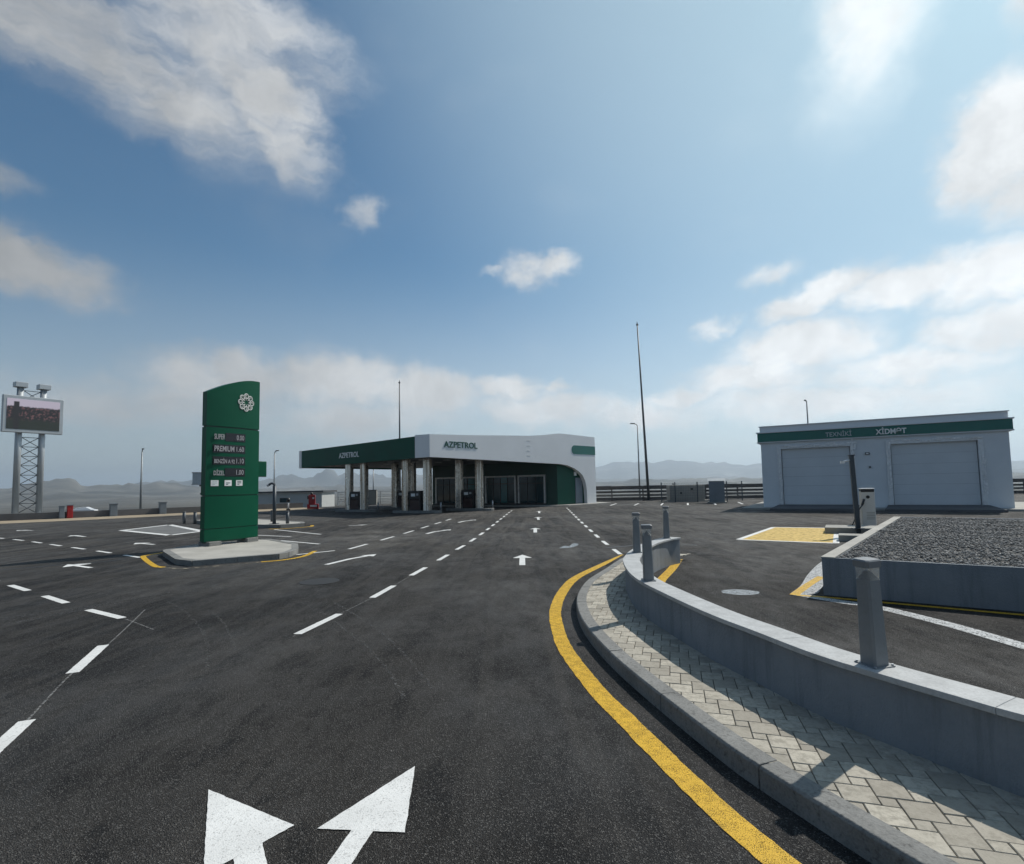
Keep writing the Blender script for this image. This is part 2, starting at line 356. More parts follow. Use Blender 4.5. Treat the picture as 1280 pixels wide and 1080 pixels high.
def concrete(name, col, dark, scale=2.0, stain=.4, bump=.35, brough=.85):
    a = NT(name)
    n1 = a.noise(scale, 7, .65); n2 = a.noise(scale * 9, 6, .7); n3 = a.noise(70, 3, .6)
    c = a.mix(a.rng(n1, .32, .68), tuple(x * .85 for x in col), tuple(min(1, x * 1.1) for x in col))
    c = a.mix(a.mth('MULTIPLY', a.rng(n2, .5, .78), stain), c, dark)
    c = a.mix(a.mth('MULTIPLY', a.rng(n3, .4, .75), .3), c, dark)
    a.lk(c, a.b.inputs['Base Color']); a.b.inputs['Roughness'].default_value = brough; a.b.inputs['Specular IOR Level'].default_value = .3
    a.bump(n3, bump, .006); return a.m
def paver_mat():
    a = NT('paver concrete')
    oi = a.t.nodes.new('ShaderNodeObjectInfo'); geo = a.t.nodes.new('ShaderNodeNewGeometry')
    rnd = a.mth('FRACT', a.mth('ADD', oi.outputs['Random'], geo.outputs['Random Per Island']))
    n = a.noise(22, 6, .7); n2 = a.noise(120, 3, .6)
    c = a.mix(rnd, (.31, .285, .24), (.50, .465, .39)); c = a.mix(a.rng(n, .42, .66, 0, .7), c, (.25, .23, .19))
    c = a.mix(a.rng(n2, .5, .8, 0, .4), c, (.18, .17, .15))
    a.lk(c, a.b.inputs['Base Color']); a.b.inputs['Roughness'].default_value = .85; a.b.inputs['Specular IOR Level'].default_value = .25
    a.bump(a.mth('ADD', n2, n), .4, .004); return a.m
def stucco():
    a = NT('grey stucco')
    n = a.noise(90, 4, .65, a.mapping(sc=(1, 1, .45))); n2 = a.noise(2.5, 6, .65); st = a.noise(3, 5, .7, a.mapping(sc=(3, 3, .25)))
    c = a.mix(a.rng(n2, .3, .7), (.205, .225, .245), (.25, .27, .29)); c = a.mix(a.rng(st, .48, .68, 0, .55), c, (.15, .162, .175))
    a.lk(c, a.b.inputs['Base Color']); a.b.inputs['Roughness'].default_value = .9; a.b.inputs['Specular IOR Level'].default_value = .25
    a.bump(n, .9, .012); return a.m
def steel_film():
    a = NT('filmed stainless steel')
    n = a.noise(3.2, 3, .55, a.mapping(sc=(3.0, 3.0, .06)), .15); n2 = a.noise(2.5, 2, .5)
    c = a.mix(a.rng(n, .38, .62), (.38, .31, .24), (.95, .90, .82)); a.lk(c, a.b.inputs['Base Color'])  # light and dark bands paint the steel's reflections into the base colour
    a.b.inputs['Metallic'].default_value = .6; a.lk(a.rng(n2, .3, .7, .2, .38), a.b.inputs['Roughness'])
    a.bump(n, .04, .02); return a.m
def screen_mat():
    a = NT('led screen picture')
    sepn = a.t.nodes.new('ShaderNodeSeparateXYZ'); a.lk(a.co, sepn.inputs[0]); z = sepn.outputs[2]; x = sepn.outputs[0]
    crowd = a.noise(4.2, 4, .7); fine = a.noise(6.5, 3, .6)
    edge = a.mth('ADD', z, a.mth('MULTIPLY', a.mth('SUBTRACT', crowd, .5), .35))
    c = a.mix(a.rng(edge, .45, .58), a.mix(a.rng(fine, .50, .62), (.008, .009, .014), (.15, .075, .08)), (.50, .46, .56))
    c = a.mix(a.rng(a.mth('ADD', z, a.mth('MULTIPLY', crowd, .5)), -.25, .05, 1, 0), c, (.012, .02, .016))
    # dark figure standing on the left
    fx = a.rng(a.mth('ABSOLUTE', a.mth('ADD', x, .85)), .10, .16, 1, 0); fz = a.rng(z, .8, .86, 1, 0)
    c = a.mix(a.mth('MULTIPLY', fx, fz), c, (.012, .012, .016))
    a.b.inputs['Base Color'].default_value = (.02, .02, .02, 1); a.b.inputs['Roughness'].default_value = .5
    a.lk(c, a.b.inputs['Emission Color']); a.b.inputs['Emission Strength'].default_value = .75; return a.m

m_asph = asphalt()
m_white = paint('white road paint', (.74, .74, .72), amount=.28)
m_whitefar = paint('white lane paint', (.70, .70, .68), amount=.2, gscale=60)
m_yellow = paint('yellow road paint', (.72, .425, .012), worn=(.20, .11, .012), amount=.55, lo=.46, hi=.66, gscale=190)
m_yelbay = paint('worn yellow bay paint', (.60, .40, .07), worn=(.62, .47, .20), amount=.4, lo=.45, hi=.75, gscale=9)
m_smear = paint('spilt whitewash', (.56, .58, .59), worn=(.05, .05, .052), amount=.62, lo=.34, hi=.74, gscale=60)
m_smear2 = paint('thin whitewash', (.32, .36, .385), worn=(.04, .04, .042), amount=.62, lo=.36, hi=.74, gscale=60)
m_dusty = paint('dust on asphalt', (.30, .295, .28), worn=(.06, .058, .055), amount=1.0, lo=.36, hi=.6, gscale=6)
m_chalk = paint('chalk string line', (.19, .187, .18), worn=(.04, .04, .04), amount=.7, lo=.4, hi=.7, gscale=40)
m_tyre = paint('tyre scuff', (.078, .074, .069), worn=(.03, .03, .03), amount=1.1, lo=.38, hi=.62, gscale=40)
m_seam = mat('tar seam', (.012, .012, .013), .5)
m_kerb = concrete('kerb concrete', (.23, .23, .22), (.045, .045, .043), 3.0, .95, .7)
m_kerblite = concrete('pale kerb concrete', (.36, .35, .32), (.16, .15, .13), 1.5, .4, .3)
m_islandtop = concrete('island concrete', (.40, .385, .35), (.24, .22, .19), 1.2, .35, .25)
m_paver = paver_mat()
m_joint = concrete('joint sand', (.05, .048, .044), (.02, .02, .02), 4, .3, .3)
m_stucco = stucco()
m_coping = concrete('grey coping stone', (.44, .45, .45), (.24, .24, .24), 7.0, .5, .3, .7)
m_copemortar = concrete('coping mortar', (.10, .10, .10), (.06, .06, .06), 3.0)
m_bollard = mat('grey powder coat', (.19, .205, .215), .5, 0, .08, 4, .15, 90, dirt=.25)
m_bolcap = mat('bollard cap paint', (.17, .18, .19), .45, 0, .08, 4)
m_lens = bpy.data.materials.new('clear lens'); m_lens.use_nodes = True
_b = m_lens.node_tree.nodes['Principled BSDF']; _b.inputs['Base Color'].default_value = (.85, .88, .88, 1); _b.inputs['Roughness'].default_value = .18; _b.inputs['Transmission Weight'].default_value = .75; _b.inputs['IOR'].default_value = 1.2
m_gravel = NT('dark gravel'); 
_g = m_gravel.t.nodes.new('ShaderNodeNewGeometry'); _c = m_gravel.mix(_g.outputs['Random Per Island'], (.11, .108, .104), (.29, .285, .275))
m_gravel.lk(_c, m_gravel.b.inputs['Base Color']); m_gravel.b.inputs['Roughness'].default_value = .85; m_gravel = m_gravel.m
m_gravbase = concrete('gravel bed fines', (.10, .098, .094), (.04, .04, .04), 14, .6, .8)
m_bluewall = stucco(); m_bluewall.name = 'blue grey stucco'
m_servwall = mat('pale render', (.68, .71, .735), .85, 0, .05, .7, .25, 40, dirt=.06)
m_parapet = mat('parapet cladding', (.74, .75, .76), .55, 0, .05, .6)
m_green = mat('green cladding', (.004, .075, .048), .5, 0, .15, .6, spec=.2)
m_greenband = mat('green fascia sheet', (.02, .15, .125), .4, 0, .12, .6, spec=.4)
m_greendark = mat('dark green cladding', (.005, .05, .036), .4, 0, .15, .6)
m_totem = mat('totem green', (.001, .074, .038), .36, 0, .12, .8, spec=.22)
m_totedge = mat('totem dark edge', (.004, .03, .02), .4)
m_doorp = mat('grey sectional door', (.62, .65, .675), .6, 0, .05, .8)
m_trim = mat('silver door trim', (.66, .68, .70), .4, .2, .12, 6, .3, 30)
m_film = mat('torn protective film', (.82, .83, .84), .3, 0, .25, 12, .9, 25)
m_whiteclad = mat('white composite cladding', (.80, .805, .81), .42, 0, .04, .5)
m_whiteletter = mat('white letters', (.82, .82, .80), .4)
m_greyletter = mat('grey letters', (.48, .54, .54), .4)
m_greenletter = mat('green letters', (.004, .075, .05), .35)
m_soffit = mat('grey soffit', (.16, .165, .17), .55, 0, .1, 1)
m_steel = steel_film()
m_alu = mat('brushed aluminium', (.66, .64, .61), .38, .4, .2, 5)
m_glass = mat('shop glass', (.010, .045, .056), .06, 0, .3, .8, spec=.7)
m_glassteal = mat('glass with painted teal reflection', (.03, .17, .18), .07, 0, .3, .8, spec=.7)  # teal reflections are put into the pane colour, here and in the shop glass
m_frame = mat('dark frame', (.03, .032, .035), .45, .3)
m_pump = mat('pump dark red', (.03, .008, .009), .35, 0, .2, 3)
m_pumpb = mat('pump black', (.012, .012, .014), .35)
m_black = mat('black plastic', (.012, .012, .013), .4)
m_disp = mat('price display', (.012, .012, .016), .25)
m_digit = mat('display digits', (.36, .355, .37), .5)
m_gal = mat('galvanised steel', (.36, .38, .40), .45, .6, .15, 6)
m_pole = mat('dark pole paint', (.075, .085, .095), .5, .2)
m_polelight = mat('grey pole paint', (.27, .29, .30), .5, .3)
m_darkpost = mat('dark grey post', (.05, .062, .075), .45, .1, .12, 4)
m_whitepl = mat('white plastic', (.78, .78, .77), .35)
m_offwhite = mat('charger white', (.55, .54, .51), .4, 0, .06, 2)
m_beige = mat('generator beige', (.30, .29, .26), .55, .1, .1, 2, dirt=.15)
m_cab = mat('cabinet grey blue', (.17, .20, .23), .5, .1, .1, 2)
m_cablid = mat('cabinet lid', (.35, .38, .40), .5)
m_plank = mat('weathered fence board', (.085, .08, .078), .85, 0, .25, 3)
m_plankpale = mat('pale fence board', (.17, .16, .15), .85, 0, .25, 3)
m_red = mat('red paint', (.36, .012, .014), .4, 0, .12, 3)
m_sand = concrete('sandy verge', (.33, .27, .19), (.2, .17, .12), 1.0, .5)
m_lowwall = concrete('dark wall', (.12, .12, .125), (.06, .06, .06), 1.0, .4)
m_siding = mat('pale siding', (.44, .45, .44), .6, 0, .06, 1)
m_roofdark = mat('dark roof edge', (.05, .052, .055), .6)
m_screen = screen_mat()
m_silver = mat('silver cabinet', (.42, .45, .47), .45, .4, .08, 1)
m_carwhite = mat('white car paint', (.7, .7, .7), .25, 0, .03, 1, coat=.5)
m_tyre2 = mat('tyre rubber', (.02, .02, .02), .8)
m_signback = mat('sign panel grey', (.40, .44, .46), .6)
m_iron = mat('cast iron', (.035, .033, .031), .6, .4, .3, 12)

# ------------------------------------------------------------------ terrain
PLAT = [(-70, -40), (-60, 8), (-29, 34), (-22.4, 41.2), (-12, 51.5), (6, 50.6), (60, 46.5), (90, 30), (90, -40)]
def plat_dist(P):
    n = len(PLAT); d = np.full(P.shape[0], 1e9); inside = np.zeros(P.shape[0], bool)
    for i in range(n):
        a = np.array(PLAT[i], float); b = np.array(PLAT[(i + 1) % n], float); ab = b - a
        t = np.clip(((P - a) @ ab) / (ab @ ab), 0, 1); q = a + t[:, None] * ab
        d = np.minimum(d, np.hypot(*(P - q).T))
        c = ((a[1] > P[:, 1]) != (b[1] > P[:, 1])) & (P[:, 0] < (b[0] - a[0]) * (P[:, 1] - a[1]) / (b[1] - a[1] + 1e-12) + a[0])
        inside ^= c
    return np.where(inside, 0, d)
def sst(x, a, b):
    t = np.clip((x - a) / (b - a), 0, 1); return t * t * (3 - 2 * t)
RID = {1: (2100, 380, [(-180, .5), (-90, .6), (-60, .25), (-50, .2), (-43.7, .3), (-42.3, .5), (-40.9, .75), (-39.8, .95), (-38.8, .58), (-37.5, .42), (-34, .38), (-31, .25), (-26, .1), (-20, .1), (0, .1), (30, .1), (60, .3), (120, .6), (180, .5)]),
       2: (4200, 700, [(-180, .9), (-90, .8), (-60, .6), (-50, .5), (-40, .3), (-36, .35), (-33.6, .72), (-30.8, .8), (-28, .62), (-25.5, .55), (-22.9, 1.15), (-20.3, 1.5), (-18.2, 1.25), (-14, 1.1), (-8, 1.0), (0, .8), (6, .5), (12, .3), (30, .3), (60, .6), (120, 1.0), (180, .9)]),
       3: (6000, 900, [(-180, 1.0), (-90, .7), (-50, .5), (-30, .3), (-10, .5), (0, 1.3), (8.9, 1.7), (13.1, 1.85), (16.1, 1.8), (20.4, 1.65), (24.8, 1.4), (35, 1.2), (42.9, .95), (60, .8), (120, 1.1), (180, 1.0)])}
def vnoise(x, y, s, o):
    return np.array([mnoise.fractal((a / s, b / s, o), 0.9, 2.1, 5) for a, b in zip(x, y)])
azs = np.concatenate([np.arange(-180, -64, 4.0), np.arange(-64, 64.1, .4), np.arange(68, 180, 4.0)])
rs = np.concatenate([np.array([0.5, 6, 14, 22, 30, 36, 42, 46, 50, 55, 62, 70, 80, 95, 115, 140, 180, 240, 320, 450, 640, 900, 1200, 1500]), np.arange(1700, 8001, 130)])
A, Q = np.meshgrid(np.radians(azs), rs); Aw = A.ravel(); Qw = Q.ravel()
X = Qw * np.sin(Aw); Y = Qw * np.cos(Aw)
d = plat_dist(np.stack([X, Y], 1))
Z = -.05 - 2.25 * sst(d, 1.0, 18) - 6.75 * sst(d, 70, 220) - 6 * sst(d, 150, 1200)
rdg = 1 - np.abs(vnoise(X, Y, 420, 4.4)) * 2.2
nz = vnoise(X, Y, 700, 1.3); nz2 = vnoise(X, Y, 260, 7.7)
far = sst(Qw, 900, 1700)
for k, (rr, ww, tab) in RID.items():
    ta = [p[0] for p in tab]; te = [p[1] for p in tab]
    el = np.interp(np.degrees(Aw), ta, te)
    jag = 1 + .30 * (1 - 2.4 * np.abs(vnoise(Aw * 60, Aw * 0 + k * 9.1, 1.6, 2.2))) * (1 if k < 3 else .25)
    crest = rr * np.tan(np.radians(el * 1.18)) * jag + 16
    prof = np.exp(-((Qw - rr) / ww) ** 2 * 1.4)
    prof *= 1 + .22 * nz2 * (1 - np.exp(-((Qw - rr) / (ww * .45)) ** 2)) + .035 * nz2
    prof *= .86 + .14 * np.clip(rdg, -1, 1) if k > 1 else 1.0
    Z = np.maximum(Z, -15 + crest * prof + 6 * nz * far)
Z += np.clip(rdg, 0, 1) ** 2 * 13 * sst(Qw, 700, 1300) * (1 - sst(Qw, 2000, 2500))
mbt = MB(); na, nr = len(azs), len(rs)
mbt.v = list(zip(X.tolist(), Y.tolist(), Z.tolist()))
for i in range(nr - 1):
    for j in range(na):
        j2 = (j + 1) % na
        mbt.f.append((i * na + j, i * na + j2, (i + 1) * na + j2, (i + 1) * na + j)); mbt.sm.append(True)
mbt.f.append(tuple(range(na - 1, -1, -1))); mbt.sm.append(False)
a = NT('dry hills')
n1 = a.noise(.004, 8, .65); n2 = a.noise(.03, 6, .7); n3 = a.noise(.0022, 6, .6, a.mapping(sc=(1, 1, 5)))
c = a.mix(a.rng(n1, .35, .65), (.07, .07, .066), (.17, .165, .15)); c = a.mix(a.rng(n2, .45, .7, 0, .6), c, (.075, .078, .07))
c = a.mix(a.rng(n3, .55, .7, 0, .55), c, (.40, .38, .35))
a.lk(c, a.b.inputs['Base Color']); a.b.inputs['Roughness'].default_value = 1.0; a.b.inputs['Specular IOR Level'].default_value = .1
terrain = struct(obj('terrain', mbt, a.m))
bm = bmesh.new(); bm.from_mesh(terrain.data)
bmesh.ops.recalc_face_normals(bm, faces=bm.faces)
if sum(f.normal.z for f in bm.faces) < 0: bmesh.ops.reverse_faces(bm, faces=bm.faces)
bm.to_mesh(terrain.data); bm.free()

# ------------------------------------------------------------------ road and markings
road = struct(obj('road', MB().face([(x, y, 0) for x, y in PLAT]), m_asph))
if road.data.polygons[0].normal.z < 0: road.data.flip_normals()
ZM = [.004]
def ragged(p, step=.025, amp=.0035):
    o = []
    for i in range(len(p)):
        a_, b_ = np.array(p[i], float), np.array(p[(i + 1) % len(p)], float); L_ = np.linalg.norm(b_ - a_); k = max(1, int(L_ / step)); t_ = (b_ - a_) / max(L_, 1e-9); n_ = np.array([-t_[1], t_[0]])
        for j in range(k):
            q = a_ + (b_ - a_) * j / k; o.append(tuple(q + n_ * (amp * (mnoise.noise((q[0] * 23, q[1] * 23, 1.7)) + .7 * mnoise.noise((q[0] * 71, q[1] * 71, 3.1))) if j else 0)))
    return o
def sheet(name, polys, m, z=.004, rag=False):
    mb = MB()
    for p in polys:
        if rag: p = ragged(p)
        A_ = sum(p[i][0] * p[(i + 1) % len(p)][1] - p[(i + 1) % len(p)][0] * p[i][1] for i in range(len(p)))
        q = p if A_ > 0 else p[::-1]; mb.face([(x, y, z) for x, y in q])
    o = obj(name, mb, m, road)
    return o
def catmull(pts, n=8):
    P = [np.array(p, float) for p in pts]; P = [2 * P[0] - P[1]] + P + [2 * P[-1] - P[-2]]; o = []
    for i in range(1, len(P) - 2):
        for k in range(n):
            t = k / n; a, b, c, d_ = P[i - 1], P[i], P[i + 1], P[i + 2]
            o.append(.5 * (2 * b + (c - a) * t + (2 * a - 5 * b + 4 * c - d_) * t * t + (3 * b - a - 3 * c + d_) * t ** 3))
    o.append(P[-2]); return [tuple(p) for p in o]
def offset(pts, d):
    P = np.array(pts, float); T = np.gradient(P, axis=0); T /= np.linalg.norm(T, axis=1)[:, None]
    return [tuple(p) for p in P + np.stack([-T[:, 1], T[:, 0]], 1) * d]
def resample(P, n):
    P = np.array(P); s = np.concatenate([[0], np.cumsum(np.hypot(*np.diff(P, axis=0).T))]); t = np.linspace(0, s[-1], n)
    return [(np.interp(x, s, P[:, 0]), np.interp(x, s, P[:, 1])) for x in t]
def ribbon(a_, b_): return [[a_[i], a_[i + 1], b_[i + 1], b_[i]] for i in range(len(a_) - 1)]
def dash(p, q, w=.1, m=None):
    p = np.array(p); q = np.array(q); t = (q - p) / np.linalg.norm(q - p); n = np.array([-t[1], t[0]]) * w / 2
    sheet('lane_dash', [[tuple(p - n), tuple(q - n), tuple(q + n), tuple(p + n)]], m or m_whitefar, rag=math.hypot(*p) < 12)
def along(poly, s0, first, length, gap, w=.1, smax=1e9):
    P = np.array(catmull(poly, 10)); seg = np.hypot(*np.diff(P, axis=0).T); cum = np.concatenate([[0], np.cumsum(seg)])
    at = lambda s: (np.interp(s, cum, P[:, 0]), np.interp(s, cum, P[:, 1]))
    s = first
    while s + length < min(cum[-1], smax): dash(at(s), at(s + length), w); s += length + gap
along([(-2.41, 6.02), (-2.07, 7.94), (-1.86, 9.85), (-1.63, 11.79), (-1.46, 13.47), (-1.3, 14.89), (-.95, 19.56), (-.26, 30.97), (-.05, 34)], 0, 0.02, .93, .98)
along([(2.38, 12.1), (2.42, 13.52), (2.46, 15.05), (2.55, 16.96), (2.65, 19.08), (2.77, 21.38), (2.95, 24.87), (3.6, 36.4)], 0, 0.05, .95, .95)
along([(-4.35, 14.0), (-4.04, 16.23), (-3.72, 19.0), (-3.45, 21.8), (-3.1, 25.5), (-2.9, 28)], 0, .2, 1.15, 1.05)
along([(-2.9, 2.6), (-3.46, 3.9), (-3.95, 4.89), (-4.5, 6.15)], 0, .5, .93, 1.1)
along([(-5.0, 6.95), (-5.96, 7.55), (-7.58, 8.68), (-9.1, 9.73), (-13, 12.4), (-20, 17.1)], 0, 0.0, 1.0, .85)
along([(-9.13, 13.23), (-11.54, 14.95), (-14.2, 16.77), (-16.75, 18.55), (-18.89, 19.87), (-24, 23.0)], 0, 0, .98, .92)
def arrow(tail, tip, head=.34, hl=.5, w=.11, bend=None, m=None):
    p = np.array(tail, float); q = np.array(tip, float); t = (q - p) / np.linalg.norm(q - p); n = np.array([-t[1], t[0]])
    b = q - t * hl
    polys = [[tuple(p - n * w / 2), tuple(b - n * w / 2), tuple(b + n * w / 2), tuple(p + n * w / 2)]]
    if bend is not None:
        q2 = np.array(bend, float); t2 = (q2 - b) / np.linalg.norm(q2 - b); n2 = np.array([-t2[1], t2[0]]); b2 = q2 - t2 * hl * .8
        polys.append([tuple(b - n * w / 2), tuple(b2 - n2 * w / 2), tuple(b2 + n2 * w / 2), tuple(b + n * w / 2)])
        polys.append([tuple(b2 - n2 * head / 2), tuple(q2), tuple(b2 + n2 * head / 2)])
    else: polys.append([tuple(b - n * head / 2), tuple(q), tuple(b + n * head / 2)])
    sheet('road_arrow', polys, m or m_whitefar)
for p, q in (((.16, 10.8), (.19, 12.4)), ((.72, 18.0), (.80, 19.9)), ((1.14, 24.4), (1.2, 26.4)), ((1.45, 30.0), (1.55, 32.4))): arrow(p, q, .42, .55, .12)
arrow((-3.95, 11.4), (-3.6, 12.6), .4, .4, .12, bend=(-3.3, 13.0)); arrow((-2.95, 18.3), (-2.72, 19.4), .4, .4, .13, bend=(-2.3, 19.9))
arrow((-2.4, 23.6), (-2.15, 24.8), .4, .4, .13, bend=(-1.75, 25.3)); arrow((-6.95, 22.8), (-6.3, 23.4), .4, .4, .12)
arrow((-9.05, 11.6), (-10.05, 12.2), .5, .45, .1, m=m_white); arrow((-9.6, 12.3), (-9.95, 12.16), .1, .1, .1)
arrow((-10.9, 16.4), (-11.9, 17.0), .5, .45, .11); arrow((-15.7, 19.8), (-16.8, 20.5), .5, .45, .12); arrow((-21.1, 23.7), (-22.1, 24.0), .5, .45, .12)
# big two-headed arrow in front of the camera
sheet('road_arrow', [[(-1.66, 2.99), (-1.32, 2.35), (-1.07, 2.67)], [(-1.245, 2.446), (-1.165, 2.5484), (-.93, 2.16), (-1.02, 2.08)], [(-1.02, 2.08), (-.93, 2.16), (-.80, 1.9), (-.90, 1.9)],], m_white, .0042, True)
sheet('road_arrow', [[(-.59, 3.19), (-.95, 2.64), (-.53, 2.60)], [(-.785, 2.6243), (-.68, 2.6143), (-.80, 1.9), (-.90, 1.9)],
                     [(-.90, 1.9), (-.80, 1.9), (-.80, .6), (-.90, .6)]], m_white, .0048, True)
# parking bay lines by the far fence
for x, y in ((6.9, 38.3), (8.5, 37.8), (10.2, 37.2), (11.9, 36.7), (13.7, 36.4), (15.6, 36.6)): dash((x, y), (x + 1.1, y + 3.4), .12)
dash((17.5, 37.0), (20.2, 39.4), .12)
dash((-9.52, 21.51), (-6.73, 18.87), .1); dash((-9.0, 19.0), (-7.5, 18.2), .1); dash((-7.3, 16.9), (-5.6, 15.6), .1); dash((-5.3, 13.2), (-4.6, 13.9), .1)
# tyre scuffs, chalk lines, seams, dust
def strip(name, pts, w, m, z=.0025):
    c_ = catmull(pts, 6); sheet(name, ribbon(offset(c_, -w / 2), offset(c_, w / 2)), m, z)
for p in ([(-5.07, 7.93), (-4.49, 7.37), (-3.88, 6.64), (-3.44, 6.05), (-3.06, 5.45), (-2.74, 4.87)], [(-4.12, 7.34), (-3.6, 6.7), (-3.18, 6.09), (-2.79, 5.45)],
          [(-3.33, 8.06), (-2.63, 7.22), (-2.08, 6.43), (-1.6, 5.68), (-1.24, 5.05), (-1.0, 4.54), (-.83, 4.13)], [(-2.58, 7.71), (-2.09, 7.0), (-1.61, 6.25), (-1.24, 5.6), (-.92, 4.94), (-.64, 4.32)]):
    strip('tyre_mark', p, .035, m_tyre)
for p in ([(-9.0, 5.0), (-7.4, 6.3), (-6.19, 7.51), (-5.69, 8.21), (-5.09, 9.05), (-4.3, 9.58)], [(-8.2, 4.5), (-6.6, 6.2), (-5.95, 7.49), (-5.44, 8.42), (-4.48, 9.14)]): strip('tyre_mark', p, .16, m_tyre, .0022)
strip('chalk_line', [(-3.46, 3.9), (-3.95, 4.89), (-4.36, 5.92), (-5.03, 7.42)], .016, m_chalk, .003)
strip('chalk_line', [(-4.2, 6.35), (-5.0, 6.95), (-5.96, 7.55)], .016, m_chalk, .0031); strip('chalk_line', [(-2.42, 5.95), (-2.07, 7.94), (-1.86, 9.85)], .014, m_chalk, .003)
strip('chalk_line', [(-2.95, 2.8), (-3.1, 3.1), (-3.46, 3.9)], .016, m_chalk, .0032)
strip('tar_seam', [(-13.5, 9.2), (-10.93, 11.53), (-9.84, 12.33), (-9.12, 13.15)], .07, m_seam, .0028)
strip('tar_seam', [(2.3, 13.4), (3.4, 13.9), (4.6, 13.6)], .1, m_seam, .0028)
def blob(name, pts, m, z): sheet(name, [catmull(pts + [pts[0]], 6)[:-1]], m, z)
blob('whitewash_spill', [(1.12, 13.5), (1.3, 14.0), (1.42, 13.9), (1.58, 14.5), (1.72, 14.4), (1.6, 13.9), (1.4, 13.6)], m_smear2, .0022)
blob('whitewash_spill', [(2.97, 7.8), (3.03, 7.97), (3.2, 8.03), (3.38, 7.98), (3.5, 7.84), (3.44, 7.7), (3.3, 7.63), (3.14, 7.64), (3.04, 7.72)], m_smear2, .0022)
blob('whitewash_spill', [(3.9, 7.7), (4.3, 8.2), (4.9, 9.1), (5.7, 10.2), (6.4, 11.0), (6.55, 10.8), (5.9, 9.9), (5.1, 8.8), (4.5, 8.0), (4.2, 7.62)], m_smear, .0022)
strip('whitewash_spill', [(3.95, 7.62), (4.25, 7.1), (4.5, 6.78), (4.7, 5.9), (4.78, 5.0), (4.95, 4.2), (5.3, 3.2)], .2, m_smear, .0026)
mh = obj('manhole_cover', MB().prism([(-3.36 + .33 * math.cos(t * math.pi / 12), 9.37 + .33 * math.sin(t * math.pi / 12)) for t in range(24)], -.02, .006), m_iron)
tag(mh, 'round cast iron manhole cover set in the asphalt', 'manhole cover')
# charging bay
EV = [(6.1, 14.7), (8.81, 18.31), (10.46, 17.5), (8.0, 13.45)]
sheet('charging_bay_paint', [EV], m_yelbay, .003)
for i in range(4): dash(EV[i], EV[(i + 1) % 4], .14)
ce = np.mean(np.array(EV), 0)
strip('yellow_line', [(3.87, 7.56), (4.4, 8.2), (5.03, 8.92)], .12, m_yellow, .0045); strip('yellow_line', [(3.9, 7.55), (4.05, 7.46), (4.2, 7.38), (5.0, 6.82), (5.79, 6.28), (7.4, 5.2), (9.5, 3.8)], .09, m_yellow, .005)

# ------------------------------------------------------------------ kerb, pavement, curved wall
K = [(2.75, 11.75), (2.17, 10.8), (1.6, 9.5), (1.13, 8.4), (.88, 7.51), (.77, 6.85), (.73, 6.16), (.745, 5.6), (.79, 5.1), (.86, 4.6), (.99, 3.94), (1.16, 3.2), (1.25, 2.9), (1.45, 2.38), (1.56, 2.12), (1.82, 1.5), (2.2, .75), (2.75, -.1), (3.4, -.9)]
KC = catmull(K, 10)
YL = catmull([(2.40, 12.1), (1.7, 10.77), (.98, 9.29), (.65, 8.15), (.46, 7.1), (.40, 6.3), (.41, 5.3), (.55, 4.24), (.65, 3.78), (.81, 3.08), (.92, 2.64), (1.02, 2.34), (1.28, 1.7), (1.65, .95), (2.2, .1), (2.85, -.7)], 8)
YR = catmull([(2.44, 12.08), (1.82, 10.7), (1.13, 9.25), (.80, 8.12), (.605, 7.08), (.545, 6.3), (.555, 5.33), (.69, 4.3), (.79, 3.84), (.945, 3.14), (1.05, 2.71), (1.15, 2.41), (1.40, 1.77), (1.77, 1.03), (2.31, .19), (2.95, -.6)], 8)
def wob(P, ph): return [(x + .006 * mnoise.noise((x * 9, y * 9, ph)) + .004 * mnoise.noise((x * 37, y * 37, ph)), y + .004 * mnoise.noise((x * 31, y * 31, ph + 5))) for x, y in P]
sheet('yellow_line', ribbon(wob(resample(YL, 420), .3), wob(resample(YR, 420), 8.8)), m_yellow, .0045)
blob('yellow_line_end', [(3.24, 11.3), (3.55, 11.15), (2.95, 9.85), (2.41, 8.72), (2.30, 8.80), (2.75, 9.9)], m_yellow, .0045) if False else strip('yellow_line', [(3.4, 11.2), (2.9, 10.0), (2.36, 8.8), (2.2, 8.2)], .16, m_yellow, .0045)
F = [(3.12, 10.8), (2.76, 10.44), (2.33, 9.78), (1.86, 8.72), (1.67, 8.16), (1.55, 7.74), (1.45, 7.08), (1.40, 6.53), (1.405, 6.0), (1.47, 5.43), (1.55, 4.86), (1.635, 4.4), (1.74, 4.0), (1.875, 3.46), (2.05, 3.06), (2.19, 2.78), (2.33, 2.52), (2.72, 1.98), (3.25, 1.4), (3.95, .75), (4.8, .1)]
FC = catmull(F, 10); BC = offset(FC, .235)       # coping: outer and inner edge (inner is away from the road)
WF = offset(FC, .03); WB = offset(FC, .205)
WALL_Z, COPE = .505, .035
pave = struct(obj('pavement', MB(), None))
mb = MB()
ko, wi = offset(KC, .05), None
Pk = [(p[0], p[1]) for p in offset(KC, .06)]; Pw = [(p[0], p[1]) for p in offset(FC, .1)]
ra_, rb_ = resample(Pk, 60), resample(Pw, 60)
for q in ribbon(ra_, rb_): mb.face([(x, y, .108) for x, y in q][::-1])
pm = mesh(mb, 'pavement'); pm.materials.append(m_joint); pave.data = pm
